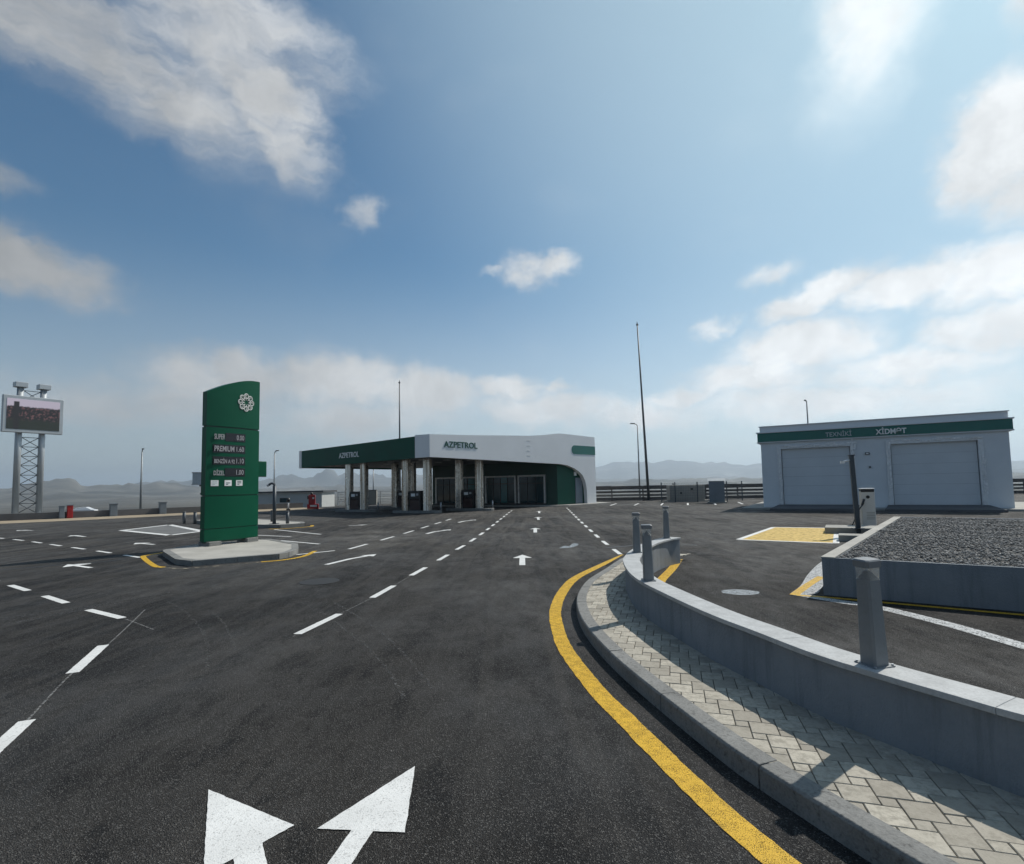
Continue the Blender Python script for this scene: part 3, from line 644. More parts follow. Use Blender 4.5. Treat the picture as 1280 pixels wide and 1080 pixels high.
# kerb stones, about a metre each
Pkc = np.array(KC); scum = np.concatenate([[0], np.cumsum(np.hypot(*np.diff(Pkc, axis=0).T))])
def kat(s): return np.array([np.interp(s, scum, Pkc[:, 0]), np.interp(s, scum, Pkc[:, 1])])
s1 = scum[np.argmin(np.hypot(Pkc[:, 0] - 1.25, Pkc[:, 1] - 2.92))]; start = s1 - math.floor(s1)
kerb = struct(bpy.data.objects.new('kerb', None)); COL.objects.link(kerb)
cuts = [0] + [start + i for i in range(int(scum[-1] - start) + 1)] + [scum[-1]]
for k in range(len(cuts) - 1):
    a0, b0 = cuts[k] + .004, cuts[k + 1] - .004
    if b0 - a0 < .1: continue
    n = 6; P = [kat(a0 + (b0 - a0) * i / n) for i in range(n + 1)]; O = [tuple(p) for p in P]; I = offset(O, .13); Is = offset(O, .012)
    mb = MB(); dz = random.uniform(-.003, .003)
    vs = []
    for i in range(n + 1):
        vs += [(*O[i], -.03), (*O[i], .108 + dz), (*Is[i], .122 + dz), (*I[i], .124 + dz), (*I[i], -.03)]
    fs = []
    for i in range(n):
        for j in range(4): fs.append((5 * i + j, 5 * i + j + 1, 5 * i + j + 6, 5 * i + j + 5))
    fs += [(4, 3, 2, 1, 0), tuple(5 * n + j for j in range(5))]
    mb.add(vs, fs); obj('kerb_stone', mb, m_kerb, kerb, bevel=.004)
# pavers: one big square and one small square in turns
U = .0776; ang = R(-16.5); ea = np.array([math.cos(ang), math.sin(ang)]); eb = np.array([math.sin(ang), -math.cos(ang)])
org = np.array([1.745, 2.592])
KI = np.array(offset(KC, .07)); WI = np.array(offset(FC, .09))
def clip(poly, C, keep_left):
    c = np.mean(poly, 0); i = int(np.argmin(np.hypot(*(C - c).T))); i = min(max(i, 1), len(C) - 2)
    t = C[i + 1] - C[i - 1]; n = np.array([-t[1], t[0]]); n = n / np.linalg.norm(n) * (1 if keep_left else -1)
    dd = [(p - C[i]) @ n for p in poly]; out_ = []
    for k in range(len(poly)):
        p, q, dp, dq = poly[k], poly[(k + 1) % len(poly)], dd[k], dd[(k + 1) % len(poly)]
        if dp >= 0: out_.append(p)
        if (dp < 0) != (dq < 0): out_.append(p + (q - p) * dp / (dp - dq))
    return out_
cells = []
for i in range(-110, 110):
    for j in range(-110, 110):
        # lattice vectors (1,2) and (2,-1) in units of the small square
        o_ = org + ea * U * (i * 1 + j * 2) + eb * U * (i * 2 - j * 1)
        if not (-.6 < o_[1] < 11.2 and .4 < o_[0] < 5): continue
        for (x0, y0, w_) in ((0, 0, 2), (2, 1, 1)):
            g = .0022
            q = [o_ + ea * U * x0 + eb * U * y0 + ea * (U * w_ * u - (g if u else -g)) + eb * (U * w_ * v - (g if v else -g)) for u, v in ((0, 0), (1, 0), (1, 1), (0, 1))]
            q = clip(q, KI, True)
            if len(q) >= 3: q = clip(q, WI, False)
            if len(q) < 3: continue
            c_ = np.mean(q, 0); ar = abs(sum(q[k][0] * q[(k + 1) % len(q)][1] - q[(k + 1) % len(q)][0] * q[k][1] for k in range(len(q)))) / 2
            if ar < .0006: continue
            if np.hypot(*(KI - c_).T).min() > 1.6 or np.hypot(*(WI - c_).T).min() > 1.6: continue
            cells.append((math.hypot(c_[0], c_[1]), q))
cells.sort(key=lambda c: c[0] if c[1][0][1] > 1.75 else 50 + c[0])
def paver_geo(mb, q, inset=.004):
    z1 = .118 + random.uniform(-.0015, .0015); n = len(q); c_ = np.mean(q, 0)
    A_ = sum(q[k][0] * q[(k + 1) % n][1] - q[(k + 1) % n][0] * q[k][1] for k in range(n))
    if A_ < 0: q = q[::-1]
    tx, ty = random.uniform(-.012, .012), random.uniform(-.012, .012)
    top = [p + (c_ - p) / max(1e-6, np.linalg.norm(c_ - p)) * inset for p in q]
    vs = [(*p, .100) for p in q] + [(*p, z1 - .004) for p in q] + [(*p, z1 + (p - c_)[0] * tx + (p - c_)[1] * ty) for p in top]
    fs = [(a + k, a + (k + 1) % n, a + n + (k + 1) % n, a + n + k) for a in (0, n) for k in range(n)] + [tuple(range(2 * n, 3 * n))]
    mb.add(vs, fs)
rest = MB()
for k, (dd, q) in enumerate(cells):
    if k < 300: mb = MB(); paver_geo(mb, q); obj('paver', mb, m_paver, pave)
    else: paver_geo(rest, q)
if rest.v: stuff(obj('paver_field', rest, m_paver, pave))

# curved wall
wall = thing('curved_wall', 'low curved grey stucco wall with pale stone coping beside the paved footway', 'wall', (1.7, 4.2, 0))
mb = MB(); n = len(WF)
vs = [(*WF[i], -.02) for i in range(n)] + [(*WF[i], WALL_Z - COPE) for i in range(n)] + [(*WB[i], WALL_Z - COPE) for i in range(n)] + [(*WB[i], -.02) for i in range(n)]
fs = [(r * n + i, r * n + i + 1, (r + 1) * n + i + 1, (r + 1) * n + i) for r in range(3) for i in range(n - 1)] + [(0, n, 2 * n, 3 * n), (n - 1, 4 * n - 1, 3 * n - 1, 2 * n - 1)]
mb.add(vs, fs); obj('wall_body', mb, m_stucco, wall, world=True)
Pf = np.array(FC); fcum = np.concatenate([[0], np.cumsum(np.hypot(*np.diff(Pf, axis=0).T))])
Bf = np.array(BC)
def fat(s): return (np.interp(s, fcum, Pf[:, 0]), np.interp(s, fcum, Pf[:, 1]))
s = 0.0
while s < fcum[-1] - .2:
    e = min(s + 1.25, fcum[-1]); n = 12; ss_ = [s + .001 + (e - s - .002) * i / n for i in range(n + 1)]; O = [fat(q) for q in ss_]; I = [(np.interp(q, fcum, Bf[:, 0]), np.interp(q, fcum, Bf[:, 1])) for q in ss_]
    mb = MB(); vs = []
    for i in range(n + 1): vs += [(*O[i], WALL_Z - COPE + .0005), (*O[i], WALL_Z), (*I[i], WALL_Z), (*I[i], WALL_Z - COPE + .0005)]
    fs = [(4 * i + j, 4 * i + (j + 1) % 4, 4 * i + 4 + (j + 1) % 4, 4 * i + 4 + j) for i in range(n) for j in range(4)] + [(3, 2, 1, 0), (4 * n, 4 * n + 1, 4 * n + 2, 4 * n + 3)]
    mb.add(vs, fs); obj('coping_stone', mb, m_coping, wall, world=True, bevel=.003)
    s = e

# ------------------------------------------------------------------ bollard lights on the wall
def make_bollard():
    t = thing('bollard_light', '', 'bollard light', (2.11, 3.24, WALL_Z), R(28), 'bollard lights on the curved wall')
    obj('base_plate', MB().box((0, 0, .004), (.145, .145, .008)), m_bollard, t, bevel=.002)
    mb = MB(); mb.v = []; h = .50
    a0, a1 = .055, .047
    sq = lambda r, z, c=.012: [(sx * r - (c if k else 0) * sx, sy * r - (0 if k else c) * sy, z) for sx, sy, k in ((1, 1, 1), (-1, 1, 1), (-1, 1, 0), (-1, -1, 0), (-1, -1, 1), (1, -1, 1), (1, -1, 0), (1, 1, 0))]
    lo, hi = sq(a0, .008), sq(a1, h)
    n = 8
    # post top drops between the corners: a pyramid point hides inside the lens
    mb.add(lo + hi + [(0, 0, h + .055)], [(i, (i + 1) % n, n + (i + 1) % n, n + i) for i in range(n)] + [tuple(range(n - 1, -1, -1))] + [(n + i, n + (i + 1) % n, 2 * n) for i in range(n)])
    obj('post', mb, m_bollard, t)
    mb = MB(); mb.add(sq(a1 - .001, h + .001) + sq(.049, h + .075), [(i, (i + 1) % n, n + (i + 1) % n, n + i) for i in range(n)]); obj('lamp_lens', mb, m_lens, t)
    mb = MB(); mb.add(sq(.055, h + .075) + sq(.057, h + .112) + sq(.050, h + .120), [(i, (i + 1) % n, n + (i + 1) % n, n + i) for i in range(n)] + [(n + i, n + (i + 1) % n, 2 * n + (i + 1) % n, 2 * n + i) for i in range(n)] + [tuple(range(n - 1, -1, -1)), tuple(range(2 * n, 3 * n))])
    obj('cap', mb, m_bolcap, t)
    for sx in (-1, 1):
        for sy in (-1, 1): obj('bolt', MB().tube((sx * .062, sy * .062, .008), (sx * .062, sy * .062, .016), .007, n=6), m_gal, t)
    return t
b0 = make_bollard(); b0['label'] = 'large grey bollard light on the wall coping in front of the gravel bed'
b0.rotation_euler = (R(1.5), R(-2.6), R(14))
dup(b0, (1.50, 6.09, WALL_Z), 0, 'grey bollard light on the wall bend in front of the smaller ones', (0, R(-.5), R(-6)))
dup(b0, (1.93, 8.51, WALL_Z), 0, 'grey bollard light further along the curved wall, between the wall bend and its far end', (0, 0, R(-5)))
dup(b0, (2.98, 10.55, WALL_Z), 0, 'smallest grey bollard light standing at the far end of the curved wall', (0, 0, R(-8)))

# ------------------------------------------------------------------ gravel bed
bd = np.array([.831, -.556]); bl = np.array([.646, .763]); c0 = np.array([4.27, 7.54])
bed = thing('gravel_planter', 'raised bed of dark gravel behind blue grey retaining walls', 'planter', (*c0, 0))
P2 = lambda u, v: tuple(c0 + bd * u + bl * v)
BW, BL, BT = 9.5, 9.75, .50
def wallseg(u0, v0, u1, v1, z1): return MB().prism([P2(u0, v0), P2(u1, v0), P2(u1, v1), P2(u0, v1)], -.02, z1)
obj('retaining_wall', wallseg(0, 0, BW, .16, BT), m_bluewall, bed, world=True)
obj('retaining_wall', wallseg(0, .162, .16, BL - .162, BT), m_bluewall, bed, world=True)
obj('retaining_wall', wallseg(0, BL - .16, BW, BL, BT), m_bluewall, bed, world=True)
obj('retaining_wall', wallseg(BW - .16, .162, BW, BL - .162, BT), m_bluewall, bed, world=True)
obj('edge_coping', MB().prism([P2(-.015, .01), P2(.15, .01), P2(.15, BL + .01), P2(-.015, BL + .01)], BT + .001, BT + .022), m_islandtop, bed, world=True, bevel=.004)
obj('edge_coping', MB().prism([P2(.152, .004), P2(BW, .004), P2(BW, .06), P2(.152, .06)], BT + .001, BT + .012), m_bluewall, bed, world=True)
obj('edge_coping', MB().prism([P2(.152, BL - .1), P2(BW, BL - .1), P2(BW, BL + .01), P2(.152, BL + .01)], BT + .001, BT + .014), m_bluewall, bed, world=True)
mb = MB(); nu, nv = 60, 60
for i in range(nu + 1):
    for j in range(nv + 1):
        x, y = P2(.14 + (BW - .28) * i / nu, .07 + (BL - .2) * j / nv)
        mb.v.append((x, y, BT - .012 + .03 * mnoise.noise((x * 1.3, y * 1.3, 0)) + .012 * mnoise.noise((x * 6, y * 6, 2))))
for i in range(nu):
    for j in range(nv): q = i * (nv + 1) + j; mb.f.append((q, q + nv + 1, q + nv + 2, q + 1)); mb.sm.append(True)
stuff(obj('gravel_base', mb, m_gravbase, bed, world=True))
ico = [(0, 0, 1), (.894, 0, .447), (.276, .851, .447), (-.724, .526, .447), (-.724, -.526, .447), (.276, -.851, .447), (0, 0, -.6)]
icf = [(0, 1, 2), (0, 2, 3), (0, 3, 4), (0, 4, 5), (0, 5, 1), (1, 6, 2), (2, 6, 3), (3, 6, 4), (4, 6, 5), (5, 6, 1)]
NSTONE = 62000
V = np.array(ico); rng = np.random.default_rng(3)
uu = .12 + (BW - .24) * rng.random(NSTONE); vv = .06 + (BL - .16) * rng.random(NSTONE) ** 1.0
cx = c0[0] + bd[0] * uu + bl[0] * vv; cy = c0[1] + bd[1] * uu + bl[1] * vv
sz = .010 + .017 * rng.random(NSTONE) ** 2
rz = rng.random(NSTONE) * 6.283; sx = .7 + .6 * rng.random(NSTONE); szz = .5 + .5 * rng.random(NSTONE)
jit = 1 + .35 * (rng.random((NSTONE, 7)) - .5)
bx = V[None, :, 0] * jit * sx[:, None] * sz[:, None]; by = V[None, :, 1] * jit * sz[:, None]; bz = V[None, :, 2] * jit * szz[:, None] * sz[:, None]
tl = (rng.random((NSTONE, 2)) - .5) * 1.0
bz = bz + bx * tl[:, :1] + by * tl[:, 1:]
wx = cx[:, None] + bx * np.cos(rz)[:, None] - by * np.sin(rz)[:, None]; wy = cy[:, None] + bx * np.sin(rz)[:, None] + by * np.cos(rz)[:, None]
gz = np.array([BT - .004 + .03 * mnoise.noise((x * 1.3, y * 1.3, 0)) for x, y in zip(cx, cy)])
wz = gz[:, None] + bz
co_ = np.stack([wx, wy, wz], 2).reshape(-1, 3) - np.array([*c0, 0])
fi = (np.array(icf)[None] + (np.arange(NSTONE) * 7)[:, None, None]).reshape(-1, 3)
me = bpy.data.meshes.new('gravel'); me.vertices.add(len(co_)); me.vertices.foreach_set('co', co_.ravel())
me.loops.add(fi.size); me.loops.foreach_set('vertex_index', fi.ravel().astype(np.int32)); me.polygons.add(len(fi))
me.polygons.foreach_set('loop_start', np.arange(0, fi.size, 3, dtype=np.int32)); me.update(); me.validate()
me.materials.append(m_gravel); stuff(obj('gravel', me, None, bed))

# ------------------------------------------------------------------ charging post and charger
def slab_thing(name, label, cat, pts, z1, m):
    return tag(obj(name, MB().prism(pts, -.01, z1), m, bevel=.01), label, cat)
ux, uy = .85, -.53
EVC = np.array([9.9, 16.0])
pl = lambda cx_, cy_, a_, b_: [(cx_ + ux * s1_ * a_ - uy * s2_ * b_, cy_ + uy * s1_ * a_ + ux * s2_ * b_) for s1_, s2_ in ((-1, -1), (1, -1), (1, 1), (-1, 1))]
slab_thing('charger_plinth', 'pale concrete plinth under the charging post at the bay end', 'plinth', pl(10.15, 15.9, .85, .55), .18, m_kerblite)
slab_thing('kerb_block', 'short concrete kerb block between the yellow bay and the gravel bed', 'kerb block', pl(8.75, 13.9, .35, .28), .16, m_kerblite)
t = thing('service_post', 'dark slanting square post with small white lamp at the charging bay', 'post', (9.72, 15.25, .0), R(-20))
t.rotation_euler = (0, R(-1.6), R(-20))
obj('post', MB().box((0, 0, 1.12), (.115, .115, 2.24)), m_darkpost, t, bevel=.006); obj('base_plate', MB().box((0, 0, .19), (.28, .28, .02)), m_darkpost, t)
obj('lamp_bracket', MB().tube((-.06, -.03, 2.12), (-.22, -.08, 2.09), .025).box((-.25, -.09, 2.07), (.1, .08, .07)), m_whitepl, t)
obj('post_cap', MB().box((0, 0, 2.255), (.15, .15, .03)), m_darkpost, t)
t = thing('ev_charger', 'white car charging cabinet with black screen top and hanging cable', 'charger', (11.0, 16.75, 0), R(-25))
obj('plinth', MB().box((0, 0, .06), (.54, .5, .12)), m_kerblite, t)
mb = MB().prism([(-.185, -.19), (.185, -.19), (.185, .19), (-.185, .19)], .12, 1.20); obj('cabinet', mb, m_offwhite, t, bevel=.03, segs=3)
obj('top_panel', MB().box((0, -.02, 1.215), (.35, .36, .09)), m_black, t, bevel=.015); obj('lid', MB().box((0, 0, 1.275), (.38, .4, .025)), m_whitepl, t, bevel=.008)
obj('logo_button', MB().tube((0, -.188, 1.02), (0, -.202, 1.02), .05, n=14), m_black, t)
for k in range(5): obj('vent_slat', MB().box((.05, -.192, .35 + .05 * k), (.22, .008, .018)), m_beige, t)
pts = [(-.12, -.2, .82), (-.17, -.3, .78), (-.3, -.36, .6), (-.42, -.4, .3), (-.5, -.45, .14), (-.42, -.5, .125), (-.33, -.42, .3), (-.27, -.3, .55), (-.25, -.2, .62)]
obj('cable', MB().path([tuple(p) for p in [np.array(q) for q in pts]], .017, 8), m_black, t)
obj('plug_handle', MB().tube((-.1, -.2, .95), (-.18, -.26, .76), .03, n=8), m_black, t)

# ------------------------------------------------------------------ service building
so = np.array([13.98, 30.06]); sdv = np.array([.854, -.52]); snn = np.array([-.52, -.854]); SL = 10.45
sv = lambda s_, o_=0.0: (so[0] + sdv[0] * s_ + snn[0] * o_, so[1] + sdv[1] * s_ + snn[1] * o_)
sb = thing('service_building', 'pale grey vehicle service building with two closed garage doors and a green name band', 'building', (*so, 0))
def sbox(s0_, s1_, o0, o1, z0, z1): return MB().prism([sv(s0_, o0), sv(s1_, o0), sv(s1_, o1), sv(s0_, o1)], z0, z1)
D1, D2, DZ = (1.0, 4.23), (5.95, 9.33), (.24, 3.28)
for s0_, s1_, z0, z1 in ((0, D1[0], 0, 3.72), (D1[1], D2[0], 0, 3.72), (D2[1], SL, 0, 3.72), (D1[0], D1[1], DZ[1], 3.72), (D2[0], D2[1], DZ[1], 3.72)):
    obj('front_wall', sbox(s0_, s1_, 0, -.25, z0, z1), m_servwall, sb, world=True)
obj('side_wall', sbox(0, .25, -.252, -7, 0, 3.72), m_servwall, sb, world=True); obj('side_wall', sbox(SL - .25, SL, -.252, -7, 0, 3.72), m_servwall, sb, world=True)
obj('back_wall', sbox(.252, SL - .252, -6.75, -7, 0, 3.72), m_servwall, sb, world=True)
obj('roof', sbox(.05, SL - .05, -.05, -6.95, 3.722, 4.3), m_roofdark, sb, world=True)
obj('lower_moulding', sbox(-.18, SL + .18, .12, -7.1, 3.66, 3.72), m_servwall, sb, world=True)
obj('fascia_band', sbox(-.14, SL + .14, .14, -7.06, 3.722, 4.2), m_greenband, sb, world=True)
obj('cornice', sbox(-.2, SL + .2, .2, -7.12, 4.202, 4.26), m_parapet, sb, world=True)
obj('parapet', sbox(-.02, SL + .02, .02, -7.0, 4.262, 4.56), m_parapet, sb, world=True); obj('parapet_cap', sbox(-.07, SL + .07, .07, -7.05, 4.562, 4.6), m_parapet, sb, world=True)
for (a0, a1) in (D1, D2):
    mb = MB(); dd_ = obj('garage_door', sbox(a0 + .02, a1 - .02, -.17, -.2, DZ[0], DZ[1]), m_frame, sb, world=True)
    H_ = (DZ[1] - DZ[0]) / 6
    for k in range(6):
        obj('door_section', sbox(a0 + .03, a1 - .03, -.12, -.169, DZ[0] + H_ * k + .006, DZ[0] + H_ * (k + 1) - .006), m_doorp, dd_, world=True) if False else None
        mbk = MB().prism([sv(a0 + .03, -.12), sv(a1 - .03, -.12), sv(a1 - .03, -.169), sv(a0 + .03, -.169)], DZ[0] + H_ * k + .0025, DZ[0] + H_ * (k + 1) - .0025)
        mbk.v = [(x - so[0], y - so[1], z) for x, y, z in mbk.v]; obj('door_section', mbk, m_doorp, dd_)
    for fr in ((a0 - .2, a0, DZ[0], DZ[1] + .2), (a1, a1 + .2, DZ[0], DZ[1] + .2), (a0 + .001, a1 - .001, DZ[1] + .001, DZ[1] + .2)):
        obj('door_trim', sbox(fr[0], fr[1], .05, .001, fr[2], fr[3]), m_trim, sb, world=True, bevel=.008)
    # torn protective film still clinging to the trim
    mb = MB()
    for k in range(26):
        if k < 10: s_ = a0 + (a1 - a0) * (k + random.uniform(.1, .9)) / 10; z_ = DZ[1] + random.uniform(.02, .17); l, w_ = random.uniform(.25, .8), random.uniform(.03, .09); dx, dz_ = l, random.uniform(-.03, .03)
        else: s_ = random.choice((a0 - .1, a1 + .1)) + random.uniform(-.07, .07); z_ = random.uniform(.4, 3.2); l, w_ = random.uniform(.25, .8), random.uniform(.03, .09); dx, dz_ = random.uniform(-.03, .03), l
        m_ = 5; row = []
        for i in range(m_ + 1):
            f_ = i / m_; o_ = .055 + random.uniform(.0, .035)
            p = sv(s_ + dx * f_ + random.uniform(-.012, .012), o_); p2 = sv(s_ + dx * f_ + (0 if dx > .1 else w_) + random.uniform(-.012, .012), o_ + random.uniform(-.004, .03))
            row.append(((p[0], p[1], z_ + dz_ * f_), (p2[0], p2[1], z_ + dz_ * f_ + (w_ if dx > .1 else 0))))
        for i in range(m_): mb.face([row[i][0], row[i + 1][0], row[i + 1][1], row[i][1]])
    stuff(obj('protective_film', mb, m_film, sb, world=True))
lettering('TEXNİKİ', .31, 1.17, .03, (*sv(3.75, .141), 3.97), (*sdv, 0), (*snn, 0), m_greyletter, sb, bold=.01)
lettering('XİDMƏT', .36, 1.27, .05, (*sv(6.0, .141), 3.97), (*sdv, 0), (*snn, 0), m_whiteletter, sb, bold=.03)
mb = MB().prism([sv(4.86, .07), sv(5.06, .07), sv(5.06, 0.001), sv(4.86, .001)], 2.80, 2.92); obj('wall_lamp', mb, m_frame, sb, world=True, bevel=.02)
obj('lamp_diffuser', MB().prism([sv(4.90, .085), sv(5.02, .085), sv(5.02, .071), sv(4.90, .071)], 2.83, 2.89), m_whitepl, sb, world=True)
obj('wall_socket', MB().prism([sv(5.0, .05), sv(5.08, .05), sv(5.08, 0.001), sv(5.0, .001)], 2.12, 2.2), m_black, sb, world=True)
for (a0, a1) in (D1, D2):
    p = [sv(a0 - .5, 1.9), sv(a1 + .5, 1.9), sv(a1 + .25, .0), sv(a0 - .25, .0)]
    struct_ramp = MB().add([(*p[0], .11), (*p[1], .11), (*p[2], .235), (*p[3], .235), (*p[0], .0), (*p[1], .0), (*p[2], .0), (*p[3], .0)], [(0, 1, 2, 3), (0, 4, 5, 1), (1, 5, 6, 2), (3, 7, 4, 0), (2, 6, 7, 3)])
    obj('door_ramp', struct_ramp, m_lowwall, sb, world=True)
ap = struct(obj('apron', MB().prism([sv(-1.0, 1.0), sv(SL + 3, 1.0), sv(SL + 3, -8), sv(-1.0, -8)], -.01, .1), m_kerblite, bevel=.01))

# ------------------------------------------------------------------ filling station
E0 = np.array([-4.7, 30.5]); RC = np.array([6.5, 42.0]); LC = np.array([-15.9, 40.0])
fv = (RC - E0) / np.linalg.norm(RC - E0); fn = np.array([fv[1], -fv[0]]); FL = float(np.linalg.norm(RC - E0))
gv = (LC - E0) / np.linalg.norm(LC - E0); gn = np.array([gv[1], -gv[0]]) * -1; GL = float(np.linalg.norm(LC - E0))
if gn @ (-E0) < 0: gn = -gn
st = thing('filling_station', 'filling station with white and green canopy, steel columns and a glazed shop', 'building', (0, 38, 0))
fp = lambda s_, o_=0.0: tuple(E0 + fv * s_ + fn * o_)
gp = lambda s_, o_=0.0: tuple(E0 + gv * s_ + gn * o_)
# white facade with an arch cut in its right leg
bot = [(0, 3.28), (4, 3.2), (8, 3.12), (11.8, 3.04), (12.6, 2.95), (13.4, 2.74), (14.0, 2.47), (14.4, 2.2), (14.7, 1.75), (14.85, 1.2), (14.9, .08)]
top = [(0, 4.58), (3, 4.68), (6, 4.82), (8.5, 4.93), (10, 5.07), (11.7, 5.27), (13, 5.26), (14.5, 5.23), (FL, 5.2)]
def face_between(bot, top, right, depth, pf):
    xs = sorted(set([p[0] for p in bot] + [p[0] for p in top] + [right]))
    bx_, bz_ = [p[0] for p in bot], [p[1] for p in bot]; tx_, tz_ = [p[0] for p in top], [p[1] for p in top]
    mb = MB(); cols = []
    for x in xs:
        zb = .08 if x >= bx_[-1] else np.interp(x, bx_, bz_)
        cols.append((x, zb, np.interp(x, tx_, tz_)))
    vs = []
    for x, zb, zt in cols: vs += [(*pf(x, 0), zb), (*pf(x, 0), zt), (*pf(x, -depth), zt), (*pf(x, -depth), zb)]
    fs = [(4 * i + j, 4 * i + (j + 1) % 4, 4 * i + 4 + (j + 1) % 4, 4 * i + 4 + j) for i in range(len(cols) - 1) for j in range(4)]
    fs += [(3, 2, 1, 0), tuple(4 * (len(cols) - 1) + j for j in range(4))]
    return mb.add(vs, fs)
obj('white_facade', face_between(bot, top, FL, .3, fp), m_whiteclad, st, world=True)
# white return round the corner, then the green fascia
wr = 1.25
gtop = lambda s_: 4.56 + (4.40 - 4.56) * s_ / GL; gbot = lambda s_: 3.28 + (3.14 - 3.28) * s_ / GL
def gbox(s0_, s1_, o0, o1, ztrim=0.0): return MB().prism([gp(s0_, o0), gp(s1_, o0), gp(s1_, o1), gp(s0_, o1)], [gbot(s0_) + ztrim, gbot(s1_) + ztrim, gbot(s1_) + ztrim, gbot(s0_) + ztrim], [gtop(s0_) - ztrim, gtop(s1_) - ztrim, gtop(s1_) - ztrim, gtop(s0_) - ztrim])
mb = MB().add([(*gp(.0, .0), 3.28), (*gp(wr, .04), 3.275), (*gp(wr, .04), 4.62), (*gp(0, 0), 4.58), (*gp(.3, -.3), 3.28), (*gp(wr, -.3), 3.275), (*gp(wr, -.3), 4.62), (*gp(.3, -.3), 4.58)], [(0, 1, 2, 3), (1, 5, 6, 2), (3, 2, 6, 7), (0, 4, 5, 1), (4, 7, 6, 5), (0, 3, 7, 4)])
obj('white_corner', mb, m_whiteclad, st, world=True)
obj('green_fascia', gbox(wr + .003, GL - .35, 0, -.25), m_green, st, world=True)
obj('white_end', gbox(GL - .348, GL, .03, -.25, -.02), m_whiteclad, st, world=True)
BL_, BR_ = np.array([-9.8, 48.5]), np.array([2.0, 49.0])
mb = MB().prism([gp(GL, -.26), gp(GL, -.5), tuple(BL_ + (.2, -.2)), tuple(BL_)], [3.14] * 4, [4.4] * 4); obj('green_fascia', mb, m_green, st, world=True)
mb = MB().add([(*LC, 3.25), (*E0, 3.36), (*RC, 3.12), (*BR_, 3.2), (*BL_, 3.2)], [(0, 1, 2, 3, 4)])
roofp = [gp(GL - .2, -.252), fp(.6, -.31), fp(FL - .1, -.31), tuple(BR_), tuple(BL_)]
obj('soffit', MB().prism(roofp, [3.26, 3.37, 3.2, 3.26, 3.26], [3.34, 3.45, 3.28, 3.34, 3.34]), m_soffit, st, world=True)
obj('roof', MB().prism(roofp, 4.15, 4.28), m_roofdark, st, world=True)
mb = MB()
for k in range(4):
    for j in range(3):
        c_ = E0 + gv * (2.6 + 3.1 * k) + (fv * .8 - gv * .2) * (1.6 + 2.0 * j); obj('downlight', MB().box((c_[0], c_[1], 3.235), (.35, .35, .03), .6), m_alu, st, world=True)
lettering('AZPETROL', .37, 2.62, .025, (*fp(2.34, .001), 4.05), (*fv, 0), (*fn, 0), m_greenletter, st, bold=.014)
lettering('AZPETROL', .36, 2.35, .025, (*gp(8.15, .001), 3.80), (*-gv, 0), (*gn, 0), m_whiteletter, st, bold=.012)
# green slot near the right end
pts = [(13.1 + .33 - .33 * math.sin(t), 4.14 + .33 * math.cos(t)) for t in np.linspace(0, math.pi, 9)] + [(FL + .004, 3.81), (FL + .004, 4.47)]
mb = MB(); vs = [(*fp(x, .02), z) for x, z in pts] + [(*fp(x, -.05), z) for x, z in pts]; n = len(pts)
mb.add(vs, [tuple(range(n)), tuple(range(2 * n - 1, n - 1, -1))] + [(i, (i + 1) % n, n + (i + 1) % n, n + i) for i in range(n)]); obj('green_slot', mb, m_greenband, st, world=True)
for k in range(4): obj('facade_clip', MB().prism([fp(8.2, .012), fp(8.55, .012), fp(8.55, .001), fp(8.2, .001)], 3.55 + .34 * k, 3.575 + .34 * k), m_alu, st, world=True)
# shop
SA, SB = np.array([-6.4, 44.0]), np.array([2.45, 39.55]); sw = (SB - SA) / np.linalg.norm(SB - SA); sn = np.array([sw[1], -sw[0]]); SWL = float(np.linalg.norm(SB - SA))
sp = lambda s_, o_=0.0: tuple(SA + sw * s_ + sn * o_)
C_ = np.array(fp(11.75, -.35)); D_ = np.array(fp(15.2, -.35))
plat = struct(obj('shop_forecourt', MB().prism([sp(-.6, 1.0), sp(SWL, 1.1), tuple(C_ + fn * 1.0), tuple(np.array(fp(FL + .9, .75))), tuple(BR_ + (1.6, .6)), tuple(BL_)], -.01, .08), m_kerblite, bevel=.01))
mb = MB().prism([sp(0, 0), sp(SWL, 0), sp(SWL, -.2), sp(0, -.2)], 2.32, 3.3); obj('shop_wall', mb, m_greendark, st, world=True)
obj('shop_wall', MB().prism([sp(SWL, 0), tuple(C_), tuple(C_ - fn * .2), sp(SWL, -.2)], .08, 3.25), m_greendark, st, world=True)
obj('shop_wall', MB().prism([sp(-.2, 0), sp(0, 0), sp(.0, -5), sp(-.2, -5)], .08, 3.3), m_greendark, st, world=True)
obj('stall_riser', MB().prism([sp(0, -.01), sp(SWL, -.01), sp(SWL, -.2), sp(0, -.2)], .08, .2), m_frame, st, world=True)
gw = MB().prism([tuple(C_ + fv * .004), tuple(D_), tuple(D_ - fn * .2), tuple(C_ - fn * .2 + fv * .004)], .08, 3.05); obj('green_wall', gw, m_green, st, world=True)
obj('side_door', MB().prism([tuple(C_ + fv * a_ + fn * b_) for a_, b_ in ((2.1, .05), (2.95, .05), (2.95, .001), (2.1, .001))], .09, 2.05), m_cab, st, world=True, bevel=.01)
obj('door_sign', MB().prism([tuple(C_ + fv * a_ + fn * b_) for a_, b_ in ((2.0, .03), (2.3, .03), (2.3, .001), (2.0, .001))], 2.2, 2.5), m_whitepl, st, world=True)
obj('back_wall', MB().prism([tuple(D_ - fn * .201), tuple(np.array(fp(FL, -.31))), tuple(BR_), tuple(BR_ - (.25, .2))], .08, 4.1), m_whiteclad, st, world=True)
obj('back_wall', MB().prism([sp(-.2, -5), tuple(BR_ - (.3, .25)), tuple(BR_ - (.3, 0)), sp(-.2, -5.25)], .08, 3.3), m_greendark, st, world=True)
